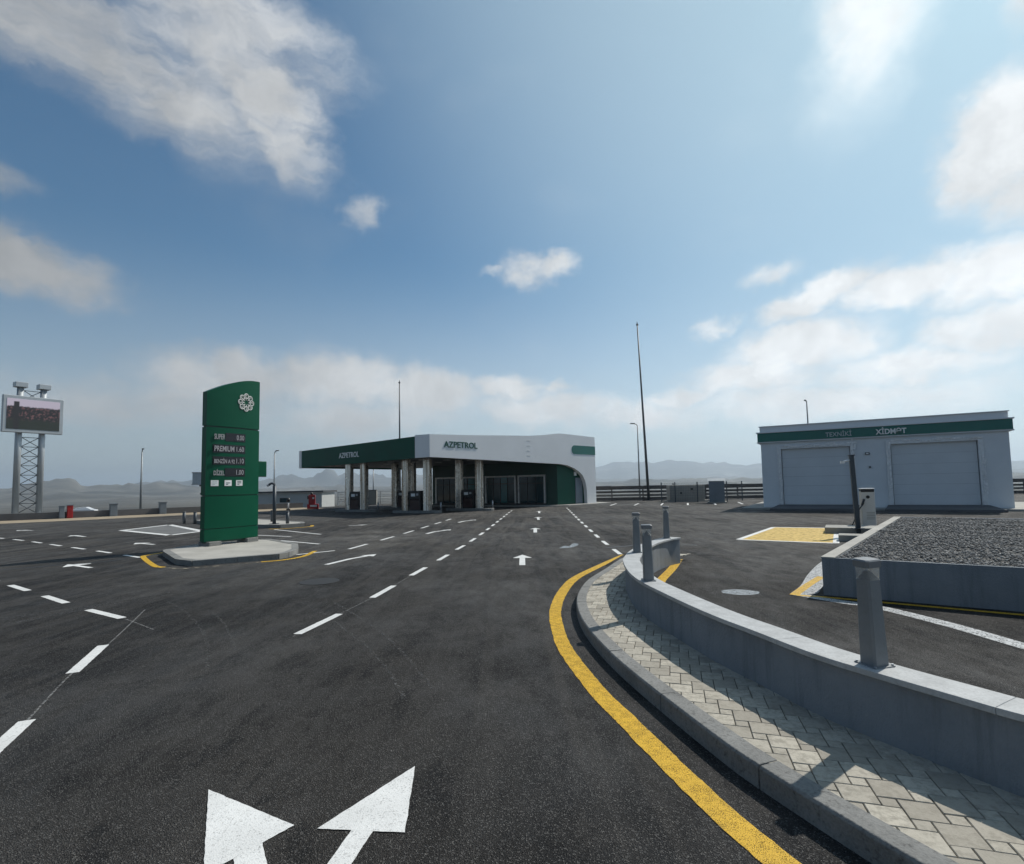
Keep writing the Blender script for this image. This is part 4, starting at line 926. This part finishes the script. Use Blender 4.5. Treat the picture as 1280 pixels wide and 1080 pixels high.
obj('shop_floor', MB().prism([sp(0, -.21), sp(SWL, -.21), sp(SWL, -4.8), sp(0, -4.8)], .081, .1), m_islandtop, st, world=True)
def win(s0_, s1_, npane, teal):
    w0 = MB()
    for a_, b_ in ((s0_, s0_ + .12), (s1_ - .12, s1_)): w0.prism([sp(a_, .06), sp(b_, .06), sp(b_, -.1), sp(a_, -.1)], .2, 2.3)
    w0.prism([sp(s0_ + .121, .06), sp(s1_ - .121, .06), sp(s1_ - .121, -.1), sp(s0_ + .121, -.1)], 2.19, 2.3)
    wo = obj('window', w0, m_alu, st, world=True)
    pw = (s1_ - s0_ - .24) / npane
    for k in range(npane):
        a_ = s0_ + .12 + pw * k
        g = MB().prism([sp(a_ + .02, -.02), sp(a_ + pw - .02, -.02), sp(a_ + pw - .02, -.035), sp(a_ + .02, -.035)], .24, 2.18); g.v = [(x, y - 38, z) for x, y, z in g.v]
        obj('pane', g, m_glassteal if (k in teal) else m_glass, wo)
        if k:
            g = MB().prism([sp(a_ - .018, .02), sp(a_ + .018, .02), sp(a_ + .018, -.06), sp(a_ - .018, -.06)], .2, 2.189); g.v = [(x, y - 38, z) for x, y, z in g.v]; obj('mullion', g, m_frame, wo)
    g = MB().prism([sp(s0_ + .125, .0), sp(s1_ - .125, .0), sp(s1_ - .125, -.018), sp(s0_ + .125, -.018)], 1.66, 1.72); g.v = [(x, y - 38, z) for x, y, z in g.v]; obj('transom', g, m_frame, wo)
win(0.1, 2.2, 3, ()); win(2.4, 4.6, 3, (1,)); win(4.75, 7.45, 4, (2,)); win(7.6, SWL - .05, 3, ())
# steel columns and pumps
def column(x, y):
    mb = MB(); a_ = math.atan2(sw[1], sw[0]) + .1; w_ = .22
    pts = []
    for sx_, sy_ in ((1, 1), (-1, 1), (-1, -1), (1, -1)):
        for t in np.linspace(0, math.pi / 2, 4):
            q = {(1, 1): 0, (-1, 1): 1, (-1, -1): 2, (1, -1): 3}[(sx_, sy_)] * math.pi / 2 + t
            pts.append((sx_ * (w_ - .08) + .08 * math.cos(q), sy_ * (w_ - .08) + .08 * math.sin(q)))
    ca, sa = math.cos(a_), math.sin(a_); P = [(x + u * ca - v * sa, y + u * sa + v * ca) for u, v in pts]
    co = obj('column', mb.prism(P, .14, 3.3), m_steel, st, world=True)
COLS = [(-5.2, 32.8), (-6.6, 33.3), (-11.1, 36.5), (-9.95, 36.0), (-3.5, 35.2), (-2.15, 34.65), (-8.5, 38.9), (-7.15, 38.3)]
for x, y in COLS: column(x, y)
def pump(x, y, lab):
    t = thing('fuel_pump', lab, 'fuel pump', (x, y, .145), math.atan2(sw[1], sw[0]), 'fuel pumps between the canopy columns')
    obj('body', MB().box((0, 0, .6), (.85, .45, 1.2)), m_pumpb, t, bevel=.02); 
    obj('lower_panel', MB().box((0, -.228, .38), (.72, .012, .62)), m_pump, t)
    obj('display', MB().box((-.12, -.23, .95), (.3, .014, .18)), m_whitepl, t); obj('display', MB().box((.2, -.23, .98), (.16, .014, .12)), m_digit, t)
    for k in (-.3, -.1, .1, .3): obj('nozzle', MB().tube((k, -.24, .62), (k, -.3, .74), .022, n=6), m_black, t)
    for k in (-.4, .4): obj('hose', MB().path([(k, -.24, 1.1), (k * 1.06, -.34, .7), (k * 1.04, -.36, .3), (k * .9, -.26, .35)], .014, 6), m_black, t)
    return t
pump(-5.9, 33.05, 'dark fuel pump between the steel columns nearest the white canopy corner'); pump(-10.52, 36.25, 'dark fuel pump between the columns nearest the left end of the canopy')
pump(-2.82, 34.92, 'dark fuel pump between the columns in front of the shop glass'); pump(-7.82, 38.6, 'dark fuel pump on the rear island, half hidden behind other columns')
for i, (x, y) in enumerate(((-5.9, 33.05), (-10.52, 36.25), (-2.82, 34.92), (-7.82, 38.6))):
    q = []
    for t_ in range(16):
        th = 2 * math.pi * t_ / 16; r_ = .5; ex = 1.25 * (1 if math.cos(th) > 0 else -1); q.append((ex + r_ * math.cos(th), r_ * math.sin(th)))
    an = math.atan2(sw[1], sw[0]); P = [(x + u * math.cos(an) - v * math.sin(an), y + u * math.sin(an) + v * math.cos(an)) for u, v in q]
    struct(obj('pump_island', MB().prism(P, -.01, .145), m_kerb, bevel=.01))
    tag(obj('island_hoop', MB().path([(P[3][0], P[3][1], .14), (P[3][0], P[3][1], .62)], .05, 8), m_gal), ['short steel guard post on the pump island by the white corner', 'short steel guard post on the left pump island', 'short steel guard post on the pump island by the shop', 'short steel guard post on the rear pump island'][i], 'guard post', 'guard posts on the pump islands')

# ------------------------------------------------------------------ price totem
TA = np.array([-8.36, 14.5]); TB = np.array([-7.58, 15.88]); tv = (TB - TA) / np.linalg.norm(TB - TA); TW = float(np.linalg.norm(TB - TA)); tn = np.array([tv[1], -tv[0]])
tt = thing('price_totem', 'tall green fuel price totem with white flower emblem on the traffic island', 'price sign', (*((TA + TB) / 2), .15))
def totem_panel(z0, z1fun, inset=0.0, seg=14, thin=1.0):
    mb = MB(); vs = []; n = seg + 1
    for i in range(n):
        u = inset + (TW - 2 * inset) * i / seg; k = 2 * u / TW - 1
        of = (.10 + .07 * (1 - k * k)) * thin; ob = -of
        pf = TA + tv * u + tn * of; pb = TA + tv * u + tn * ob; zt = z1fun(u)
        vs += [(*pf, z0), (*pf, zt), (*pb, zt), (*pb, z0)]
    fs = [(4 * i + j, 4 * i + (j + 1) % 4, 4 * i + 4 + (j + 1) % 4, 4 * i + 4 + j) for i in range(seg) for j in range(4)] + [(3, 2, 1, 0), tuple(4 * seg + j for j in range(4))]
    return mb.add(vs, fs)
ztop = lambda u: 4.30 + .50 * math.sin(math.pi / 2 * min(1, (u / TW) * 1.05)) ** 1.0
tn_o = lambda u: .10 + .07 * (1 - (2 * u / TW - 1) ** 2)
obj('panel', totem_panel(3.37, ztop), m_totem, tt, world=True); obj('panel', totem_panel(1.47, lambda u: 3.335, .0), m_totem, tt, world=True)
obj('panel', totem_panel(.575, lambda u: 1.445), m_totem, tt, world=True); obj('panel', totem_panel(.235, lambda u: .555), m_totem, tt, world=True)
obj('core', totem_panel(.19, lambda u: 4.2, .03, 14, .8), m_totedge, tt, world=True)
tpt = lambda u, z, o_=0.0: tuple((TA + tv * u + tn * (tn_o(u) + o_)).tolist()) + (z,)
def tbox(u0, u1, z0, z1, o_, m, name, par):
    mb = MB(); 
    vs = [tpt(u0, z0, -.02), tpt(u1, z0, -.02), tpt(u1, z0, o_), tpt(u0, z0, o_), tpt(u0, z1, -.02), tpt(u1, z1, -.02), tpt(u1, z1, o_), tpt(u0, z1, o_)]
    mid = [tpt((u0 + u1) / 2, z, oo) for z in (z0, z1) for oo in (-.02, o_)]
    mb.add(vs + mid, [(2, 3, 7, 6)] if False else [(3, 9, 11, 7), (9, 2, 6, 11), (0, 3, 7, 4), (1, 5, 6, 2), (4, 7, 11, 10), (10, 11, 6, 5), (0, 8, 9, 3), (8, 1, 2, 9)])
    return obj(name, mb, m, par, world=True)
rows = [(3.08, 'SUPER', '0.00', .50), (2.75, 'PREMIUM', '1.60', .17), (2.42, 'BENZİN A 92', '1.10', .17), (2.10, 'DİZEL', '1.00', .50)]
tv3, tn3 = (*tv, 0), (*tn, 0)
for z, nm, pr, u0 in rows:
    d_ = tbox(u0, 1.10, z - .115, z + .115, .008, m_disp, 'price_display', tt)
    wn = {'SUPER': .31, 'PREMIUM': .57, 'BENZİN A 92': .59, 'DİZEL': .31}[nm]
    lettering(nm, .15 if nm != 'DİZEL' else .17, wn, .012, tpt(.19 + wn / 2, z, .008 if u0 < .3 else .001), tv3, tn3, m_digit, tt, bold=.012)
    pw = .225
    lettering(pr, .14, pw, .008, tpt(1.05 - pw / 2, z, .009), tv3, tn3, m_digit, tt, 'price_digits', bold=.008)
for k, u in enumerate((.235, .60, .93)):
    ic = tbox(u - .10, u + .10, 1.72, 1.88, .008, m_whitepl, 'payment_plate', tt)
    for j in range(3 if k != 1 else 2):
        tbox(u - .06, u + (.06 if j else .0), 1.755 + .04 * j, 1.772 + .04 * j, .0115, m_totedge if k else m_greyletter, 'payment_print', tt)
# flower emblem: eight looped petals
mb = MB(); ce_u, ce_z = 1.11, 4.12
def curl(points, w):
    for a_, b_ in zip(points[:-1], points[1:]): mb.tube(tpt(a_[0], a_[1], .008), tpt(b_[0], b_[1], .008), w, n=5)
for k in range(8):
    th = math.pi / 4 * k; cu, cz = ce_u + .185 * math.cos(th), ce_z + .185 * math.sin(th)
    curl([(cu + .068 * math.cos(th + 2.4 + a_), cz + .068 * math.sin(th + 2.4 + a_)) for a_ in np.linspace(0, 5.4, 13)], .013)
    curl([(cu + .03 * math.cos(th + a_), cz + .03 * math.sin(th + a_)) for a_ in np.linspace(-.5, 3.6, 7)], .010)
    curl([(ce_u + .065 * math.cos(th), ce_z + .065 * math.sin(th)), (ce_u + .12 * math.cos(th + .12), ce_z + .12 * math.sin(th + .12))], .010)
obj('emblem', mb, m_whiteletter, tt, world=True)
for u in (.22, 1.33):
    c_ = TA + tv * u; obj('foot', MB().box((*c_, .165), (.34, .5, .12), math.atan2(tv[1], tv[0])), m_kerb, tt, world=True, bevel=.01)
c_ = TB + tv * .02; obj('side_sign', MB().prism([tuple(TB + tv * a_ - tn * b_ * 1.0) for a_, b_ in ((.003, .05), (.36, .05), (.40, .09), (.40, .16), (.003, .16))], 1.98, 2.45), m_totem, tt, world=True, bevel=.02)
# traffic island under it
TI = [(-8.72, 13.5), (-7.42, 11.92), (-6.85, 11.56), (-5.42, 12.46), (-5.32, 12.75), (-5.4, 13.5), (-5.9, 14.72), (-7.3, 16.2), (-7.6, 16.25), (-8.78, 15.1), (-8.92, 14.6), (-8.9, 13.8)]
isl = struct(obj('traffic_island', MB().prism(TI, -.01, .112), m_islandtop))
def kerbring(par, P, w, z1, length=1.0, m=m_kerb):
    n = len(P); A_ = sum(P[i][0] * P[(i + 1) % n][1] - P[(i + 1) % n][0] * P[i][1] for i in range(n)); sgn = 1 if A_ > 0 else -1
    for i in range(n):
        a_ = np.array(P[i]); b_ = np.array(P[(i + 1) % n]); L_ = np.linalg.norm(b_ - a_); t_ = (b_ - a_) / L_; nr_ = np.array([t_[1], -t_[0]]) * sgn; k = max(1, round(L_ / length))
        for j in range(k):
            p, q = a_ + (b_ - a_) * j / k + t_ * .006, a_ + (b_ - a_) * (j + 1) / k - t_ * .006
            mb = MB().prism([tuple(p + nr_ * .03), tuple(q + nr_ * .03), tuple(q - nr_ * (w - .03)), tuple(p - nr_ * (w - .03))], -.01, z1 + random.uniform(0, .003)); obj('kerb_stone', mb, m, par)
kerbring(isl, TI, .16, .118)  # darker kerb concrete puts the shade of the front faces into the stone colour
strip('yellow_line', [(-5.1, 13.9), (-5.0, 12.9), (-5.2, 12.3), (-5.6, 12.0)], .12, m_yellow, .0045); strip('yellow_line', [(-7.4, 11.45), (-7.8, 11.75), (-9.1, 13.3), (-9.25, 13.7), (-9.2, 14.2)], .12, m_yellow, .0045)
m_faded = paint('faded dusty yellow paint', (.34, .30, .22), amount=.9, lo=.4, hi=.6, gscale=8); strip('yellow_line', [(-5.6, 12.0), (-6.7, 11.25), (-7.0, 11.25), (-7.4, 11.45)], .07, m_faded, .0044)

# rear island with posts
IB = [(-15.9, 26.9), (-15.3, 28.6), (-14.2, 28.4), (-9.3, 23.9), (-8.9, 23.0), (-9.6, 22.2), (-12.2, 23.0)]
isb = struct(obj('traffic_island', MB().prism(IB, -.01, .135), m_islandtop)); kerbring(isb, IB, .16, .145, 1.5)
strip('yellow_line', [(-9.9, 21.9), (-9.3, 21.9), (-8.6, 22.8), (-8.8, 23.6)], .14, m_yellow, .0045)
SLB = [(-16.47, 22.69), (-16.47, 25.85), (-12.32, 21.39), (-12.57, 19.75)]
sheet('concrete_bay', [SLB], concrete('bay concrete', (.15, .152, .15), (.07, .07, .07), .8, .5), .003)
for i in range(4): dash(SLB[i], SLB[(i + 1) % 4], .25)
def hook_post(x, y, h, lab):
    t = thing('camera_post', lab, 'post', (x, y, .14), 0, 'dark posts with hooked camera heads')
    obj('pole', MB().tube((0, 0, 0), (0, 0, h), .075), m_darkpost, t); obj('base_plate', MB().box((0, 0, .01), (.3, .3, .02)), m_darkpost, t)
    obj('camera_arm', MB().path([(0, 0, h), (-.03, 0, h + .08), (-.14, -.02, h + .1), (-.24, -.03, h + .03)], .05), m_darkpost, t); obj('lens', MB().tube((-.24, -.03, h + .03), (-.3, -.05, h - .01), .055, n=8), m_gal, t)
hook_post(-10.15, 22.9, 1.62, 'dark camera post with hooked head to the right of the price totem'); hook_post(-15.6, 27.6, 1.55, 'dark camera post half hidden by the left edge of the price totem')
for i, (x, y, l) in enumerate(((-15.2, 24.9, 'short dark bollard furthest from the totem on the rear island'), (-14.4, 24.4, 'short dark bollard nearer the totem on the rear island, left of it'), (-9.65, 23.05, 'short bollard at the yellow tip of the rear island'), (-11.0, 24.6, 'short bollard just behind the camera post right of the totem'))):
    tag(obj('short_bollard', MB().tube((x, y, .1), (x, y, .62), .07).tube((x, y, .62), (x, y, .65), .075), m_pole), l, 'bollard', 'short bollards on the rear island')

# ------------------------------------------------------------------ video screen tower
vb = thing('video_tower', 'silver twin column tower carrying a large video screen', 'billboard', (-33.2, 36.6, 0))
vn = np.array([.85, -.53]); vw = np.array([.53, .85])
VC = np.array([-32.95, 36.5]); vp = lambda w_, o_=0.0: tuple(VC + vw * w_ + vn * o_)
for w_ in (-.62, .62):
    x, y = vp(w_); obj('column', MB().tube((x, y, .1), (x, y, 8.85), .185, n=18), m_silver, vb, world=True)
    obj('column_head', MB().box((x, y, 9.0), (.66, .6, .34), math.atan2(vw[1], vw[0])), m_silver, vb, world=True, bevel=.02)
    obj('base_flange', MB().tube((x, y, .1), (x, y, .16), .3, n=14), m_silver, vb, world=True)
for k in range(13):
    z0 = .35 + .64 * k
    if 5.4 < z0 + .3 < 8.2: continue
    mb = MB(); mb.tube((*vp(-.44), z0), (*vp(.44), z0 + .6), .022, n=6).tube((*vp(.44), z0), (*vp(-.44), z0 + .6), .022, n=6).tube((*vp(-.44), z0 + .61), (*vp(.44), z0 + .61), .022, n=6)
    obj('cross_brace', mb, m_darkpost, vb, world=True)
mb = MB().prism([vp(-1.6, .5), vp(1.62, .5), vp(1.62, .205), vp(-1.6, .205)], 5.72, 8.2); obj('screen_cabinet', mb, m_silver, vb, world=True, bevel=.03)
me_ = MB().add([(-1.3, 0, -1.02), (1.3, 0, -1.02), (1.3, 0, 1.02), (-1.3, 0, 1.02), (-1.3, .02, -1.02), (1.3, .02, -1.02), (1.3, .02, 1.02), (-1.3, .02, 1.02)], [(0, 1, 2, 3), (0, 4, 5, 1), (1, 5, 6, 2), (2, 6, 7, 3), (3, 7, 4, 0)])
scr = obj('video_screen', me_, m_screen, vb); scr.matrix_local = Matrix.Translation(Vector((*vp(0, .52), 6.96)) - Vector((-33.2, 36.6, 0))) @ Matrix.Rotation(math.atan2(vw[1], vw[0]), 4, 'Z') @ Matrix.Diagonal((1.08, 1, 1, 1))
struct(obj('tower_plinth', MB().prism([vp(-2.6, 1.0), vp(3.0, 1.0), vp(3.0, -1.2), vp(-2.6, -1.2)], -.02, .11), m_kerb, bevel=.01))

# ------------------------------------------------------------------ left boundary: low wall, boxes, verge, car
wl = [(-60, 8.0), (-45, 20.9), (-37, 27.7), (-29, 34.3), (-22.4, 41.5), (-18, 46.0)]
WLC = resample(wl, 40)
lw = tag(obj('boundary_wall', MB(), None), 'long low dark wall along the edge of the court', 'wall')
mb = MB()
for a_, b_ in zip(WLC[:-1], WLC[1:]):
    t_ = np.array(b_) - a_; t_ = t_ / np.linalg.norm(t_); n_ = np.array([-t_[1], t_[0]]) * .12
    mb.prism([tuple(np.array(a_) - n_), tuple(np.array(b_) - n_), tuple(np.array(b_) + n_), tuple(np.array(a_) + n_)], -.1, .42, caps=True)
lw.data = mesh(mb, 'boundary_wall'); lw.data.materials.append(m_lowwall)
mb = MB(); ip = offset(WLC, -.125); op = offset(WLC, -4.2)
for q in ribbon(ip, op): mb.face([(x, y, .005) for x, y in q])
vg = struct(obj('verge', mb, m_sand))
if vg.data.polygons[0].normal.z < 0: vg.data.flip_normals()
def ubox(x, y, w_, d_, h, m, lab, rz=.78, grp='utility boxes on the boundary wall'):
    t = thing('utility_box', lab, 'utility box', (x, y, 0), rz, grp)
    obj('cabinet', MB().box((0, 0, h / 2), (w_, d_, h)), m, t, bevel=.015); obj('lid', MB().box((0, 0, h + .02), (w_ + .06, d_ + .06, .04)), m_cab, t)
    obj('door', MB().box((0, -d_ / 2 - .006, h * .5), (w_ * .8, .012, h * .75)), m, t); return t
ubox(-28.75, 34.3, .27, .3, .78, m_cab, 'grey utility box touching the red cabinet on the boundary wall', grp=None)
ubox(-28.5, 34.62, .30, .34, .82, m_red, 'red cabinet beside the white car on the boundary wall', grp=None)
ubox(-26.95, 36.3, .42, .4, .82, m_cab, 'grey utility box on the boundary wall, left of the street lamp')
ubox(-25.0, 38.4, .42, .4, .82, m_cab, 'grey utility box on the boundary wall, right of the street lamp')
def car(x, y, z, rz, lab):
    t = thing('parked_car', lab, 'car', (x, y, z), rz)
    prof = [(-2.1, .35), (-2.12, .75), (-1.95, .92), (-1.2, 1.0), (-.55, 1.42), (.75, 1.45), (1.55, 1.02), (2.05, .92), (2.12, .55), (2.05, .3)]
    def ext(p, w0, w1):
        vs = [(x_, -w1 / 2 if z_ > 1.05 else -w0 / 2, z_) for x_, z_ in p] + [(x_, w1 / 2 if z_ > 1.05 else w0 / 2, z_) for x_, z_ in p]; n_ = len(p)
        return MB().add(vs, [tuple(range(n_)), tuple(range(2 * n_ - 1, n_ - 1, -1))] + [(i, (i + 1) % n_, n_ + (i + 1) % n_, n_ + i) for i in range(n_)])
    obj('body', ext(prof, 1.75, 1.4), m_carwhite, t, bevel=.05)
    for sgn in (-1, 1):
        obj('side_window', MB().add([(-1.0, sgn * .80, 1.06), (1.35, sgn * .80, 1.06), (.7, sgn * .715, 1.38), (-.5, sgn * .715, 1.38)], [(0, 1, 2, 3)]).add([(-1.0, sgn * .815, 1.06), (1.35, sgn * .815, 1.06), (.7, sgn * .73, 1.38), (-.5, sgn * .73, 1.38)], [(0, 1, 2, 3)]), m_glass, t)
        for wx_ in (-1.3, 1.3):
            w_ = obj('wheel', MB().tube((wx_, sgn * .78, .32), (wx_, sgn * .9, .32), .32, n=16), m_tyre2, t); obj('rim', MB().tube((wx_, sgn * .895, .32), (wx_, sgn * .91, .32), .2, n=10), m_gal, w_)
    return t
def ground_z(x, y): 
    dd_ = plat_dist(np.array([[x, y]], float))[0]; return -.05 - 2.25 * float(sst(dd_, 1.0, 18)) - 6.75 * float(sst(dd_, 70, 220)) - 6 * float(sst(dd_, 150, 1200))
car(-76.0, 95.0, ground_z(-76.0, 95.0), .35, 'white hatchback parked beyond the boundary wall by the red cabinet')

# lamp posts and masts
def lamp(x, y, h, z, lab, side=-1):
    t = thing('street_lamp', lab, 'street lamp', (x, y, z), 0, 'street lamps round the court')
    obj('pole', MB().tube((0, 0, 0), (0, 0, h), .085, .05), m_polelight, t); obj('base_plate', MB().box((0, 0, .02), (.35, .35, .04)), m_polelight, t)
    obj('arm', MB().path([(0, 0, h), (side * .08, -.02, h + .14), (side * .35, -.1, h + .22)], .04), m_polelight, t)
    obj('lamp_head', MB().prism([(side * .3, -.2), (side * .8, -.32), (side * .82, -.16), (side * .32, -.02)], h + .2, h + .28), m_pole, t); return t
lamp(-29.8, 43.06, 4.95, .0 - .15, 'slender street lamp on the skyline between the screen tower and the totem', .35)
lamp(-22.5, 50.67, 5.4, -.4, 'slender street lamp just right of the price totem', .6)
lamp(12.1, 51.3, 7.2, -.2, 'grey street lamp beside the tall mast at the far fence', -.9)
lamp(25.0, 45.0, 8.0, 0, 'street lamp rising behind the service building roof', -.4)
lamp(-14.0, 54.0, 3.9, -.6, 'thin lamp pole seen under the canopy between the columns', .5)
def mast(x, y, h, r0, r1, lab):
    t = thing('lightning_mast', lab, 'mast', (x, y, 0))
    obj('pole', MB().tube((0, 0, 0), (0, 0, h), r0, r1, n=12), m_pole, t); obj('tip', MB().tube((0, 0, h), (0, 0, h + .25), r1 * 1.2, .01, n=8), m_pole, t); obj('base_plate', MB().box((0, 0, .03), (.7, .7, .06)), m_pole, t)
    obj('collar', MB().tube((0, 0, h - .1), (0, 0, h), r1 * 2.2, r1 * 2.2, n=10), m_pole, t); return t
m1 = mast(11.85, 47.0, 15.7, .125, .05, 'tall dark tapering mast right of the filling station')
m1.rotation_euler = (0, R(-1.7), 0)
mast(-11.72, 55.8, 12.6, .12, .05, 'thin lightning mast rising behind the green canopy')

# ------------------------------------------------------------------ far right fence, generator, cabinet
FP = [(-2.0, 48.6), (7.2, 47.6), (20.7, 46.6), (33, 46.2), (46, 46.0), (60, 45.6)]
fr_ = resample(FP, 24)
fence = thing('board_fence', 'long fence of dark horizontal boards with gaps at the far edge of the court', 'fence', (7.2, 47.6, 0))
for i, (a_, b_) in enumerate(zip(fr_[:-1], fr_[1:])):
    a_, b_ = np.array(a_), np.array(b_); t_ = (b_ - a_) / np.linalg.norm(b_ - a_); n_ = np.array([-t_[1], t_[0]])
    obj('post', MB().box((*(a_ + n_ * .06), .6), (.1, .1, 1.3), math.atan2(t_[1], t_[0])), m_plank, fence, world=True)
    for k, (z0, z1, mm) in enumerate(((1.0, 1.32, m_plank), (.70, .88, m_plank), (.40, .58, m_plankpale), (.04, .30, m_plank))):
        p, q = a_ + t_ * .01, b_ - t_ * .01
        obj('board', MB().prism([tuple(p), tuple(q), tuple(q - n_ * .04), tuple(p - n_ * .04)], z0 + random.uniform(-.015, .015), z1 + random.uniform(-.015, .015)), mm, fence, world=True)
gg = thing('generator', 'beige box generator in the wire enclosure by the far fence', 'generator', (13.9, 43.2, 0), -.05)
obj('plinth', MB().box((0, 0, .06), (3.2, 1.5, .12)), m_kerblite, gg); obj('housing', MB().box((-.05, 0, .72), (2.75, 1.15, 1.2)), m_beige, gg, bevel=.03)
for u in (-.9, 0, .9): obj('access_door', MB().box((u - .05, -.585, .72), (.8, .02, .95)), m_beige, gg, bevel=.006); 
obj('louvre', MB().box((.3, -.6, 1.0), (.18, .012, .14)), m_black, gg); obj('louvre', MB().box((-.55, -.6, .7), (.14, .012, .14)), m_black, gg); obj('exhaust', MB().tube((-1.0, 0, 1.3), (-1.0, 0, 1.5), .05), m_black, gg)
cc = thing('electrical_cabinet', 'grey blue electrical cabinet with pitched lid beside the generator', 'cabinet', (14.85, 39.2, 0), -.35)
obj('plinth', MB().box((0, 0, .05), (1.3, 1.1, .1)), m_kerblite, cc); obj('body', MB().box((0, 0, .85), (1.05, .9, 1.5)), m_cab, cc, bevel=.015)
obj('lid', MB().add([(-.6, -.5, 1.6), (.6, -.5, 1.6), (.6, .5, 1.6), (-.6, .5, 1.6), (-.6, 0, 1.8), (.6, 0, 1.8)], [(0, 1, 5, 4), (2, 3, 4, 5), (0, 4, 3), (1, 2, 5), (3, 2, 1, 0)]), m_cablid, cc)
for u in (-.26, .26): obj('door', MB().box((u, -.458, .85), (.48, .016, 1.36)), m_cab, cc, bevel=.004)
we = thing('wire_enclosure', 'open wire mesh enclosure on dark posts round the generator', 'fence', (14, 42, 0))
WP = [(11.6, 42.0), (12.6, 41.8), (14.2, 41.4), (15.2, 41.2), (16.3, 41.0), (18.4, 43.2)]
for x, y in WP: obj('post', MB().box((x, y, .78), (.07, .07, 1.56)), m_darkpost, we, world=True)
mb = MB()
for a_, b_ in zip(WP[:-1], WP[1:]):
    for k in range(8): z = .15 + .19 * k; mb.tube((*a_, z), (*b_, z), .006, n=3, caps=False)
    L_ = math.hypot(b_[0] - a_[0], b_[1] - a_[1]); m_ = int(L_ / .12)
    for k in range(1, m_): f_ = k / m_; p = (a_[0] + (b_[0] - a_[0]) * f_, a_[1] + (b_[1] - a_[1]) * f_); mb.tube((*p, .12), (*p, 1.5), .005, n=3, caps=False)
stuff(obj('mesh_panel', mb, m_darkpost, we, world=True))

# ------------------------------------------------------------------ behind the totem: sign, long building, air pump
t = thing('roadside_sign', 'pale roadside sign panel half hidden behind the totem', 'sign', (-21.15, 37.2, 0), .5)
obj('panel', MB().box((0, 0, 2.45), (1.8, .12, .75)), m_signback, t); obj('frame', MB().box((0, -.02, 2.05), (1.9, .16, .08)), m_gal, t); obj('frame', MB().box((0, -.02, 2.85), (1.9, .16, .06)), m_gal, t); obj('post', MB().tube((.3, .05, 0), (.3, .05, 2.05), .09), m_pole, t)
[obj('floodlight', MB().box((u, -.2, 1.95), (.16, .16, .1)), m_black, t) for u in (-.4, .5)]
lb = thing('long_hut', 'long low pale siding hut with small dark windows beyond the court', 'building', (-24, 53.5, -1.0), .03)
HW = 11.2
for k in range(8): obj('siding_board', MB().box((0, -2.0 - (.0 if k % 2 else .012), .2 + .27 * k), (HW, .06, .262)), m_siding, lb)
obj('wall', MB().box((0, .05, 1.1), (HW - .02, 4.0, 2.2)), m_siding, lb); obj('roof', MB().box((0, 0, 2.32), (HW + .4, 4.5, .16)), m_roofdark, lb)
for u in (-4.2, 2.0, 5.0 - 7.6): w_ = obj('window', MB().box((u, -2.045, 1.55), (.75, .05, .42)), m_frame, lb); obj('pane', MB().box((u, -2.075, 1.55), (.62, .012, .32)), m_glass, w_)
obj('skirt', MB().box((0, -2.06, .45), (HW, .04, .5)), m_cab, lb)
t = thing('air_pump', 'red tyre inflator on a red base near the left end of the canopy', 'air pump', (-15.9, 42.8, 0), .3)
obj('base', MB().box((0, 0, .19), (.85, .6, .38)), m_red, t, bevel=.02); obj('cabinet', MB().box((-.08, 0, .74), (.5, .4, .72)), m_red, t, bevel=.03); obj('gauge', MB().tube((.02, -.2, .85), (.02, -.235, .85), .08, n=12), m_whitepl, t)
obj('hose_reel', MB().tube((-.42, -.05, .9), (-.3, -.05, .9), .14, n=12).tube((-.1, 0, 1.1), (-.1, 0, 1.28), .1, n=10), m_black, t); obj('label_plate', MB().box((.05, -.305, .24), (.5, .012, .14)), m_whitepl, t)
t = thing('marker_post', 'thin black and white marker post left of the red tyre inflator', 'marker post', (-17.2, 41.2, 0))
obj('pole', MB().tube((0, 0, 0), (0, 0, .62), .055), m_whitepl, t); obj('head', MB().tube((0, 0, .62), (0, 0, .9), .12, n=10), m_black, t); obj('base', MB().tube((0, 0, 0), (0, 0, .12), .15, n=10), m_black, t)
t = thing('railing', 'pale metal railing behind the red tyre inflator', 'railing', (-13.5, 51.2, 0), -.04)
for k in range(5): obj('rail', MB().tube((-3.2, 0, .3 + .22 * k), (3.6, 0, .3 + .22 * k), .022, n=6), m_gal, t)
for k in range(6): obj('post', MB().box((-3.2 + 1.36 * k, .06, .62), (.07, .07, 1.25)), m_gal, t)
ubox(-13.2, 50.4, .9, .6, 1.35, m_beige, 'beige box with dark top behind the railing under the canopy edge', .1, None)

# ------------------------------------------------------------------ air
HAZE = 2.3e-4
hm = bpy.data.materials.new('haze'); hm.use_nodes = True; ht = hm.node_tree
for n_ in list(ht.nodes): ht.nodes.remove(n_)
ho = ht.nodes.new('ShaderNodeOutputMaterial'); hv = ht.nodes.new('ShaderNodeVolumePrincipled'); hv.inputs['Color'].default_value = (.74, .87, 1.0, 1); hv.inputs['Density'].default_value = HAZE; hv.inputs['Anisotropy'].default_value = .35
ht.links.new(hv.outputs[0], ho.inputs['Volume'])
zmax = float(max(Z)) + 15; zmin = float(min(Z)) - 3
stuff(obj('haze', MB().box((0, 0, (zmax + zmin) / 2), (17000, 17000, zmax - zmin)), hm))
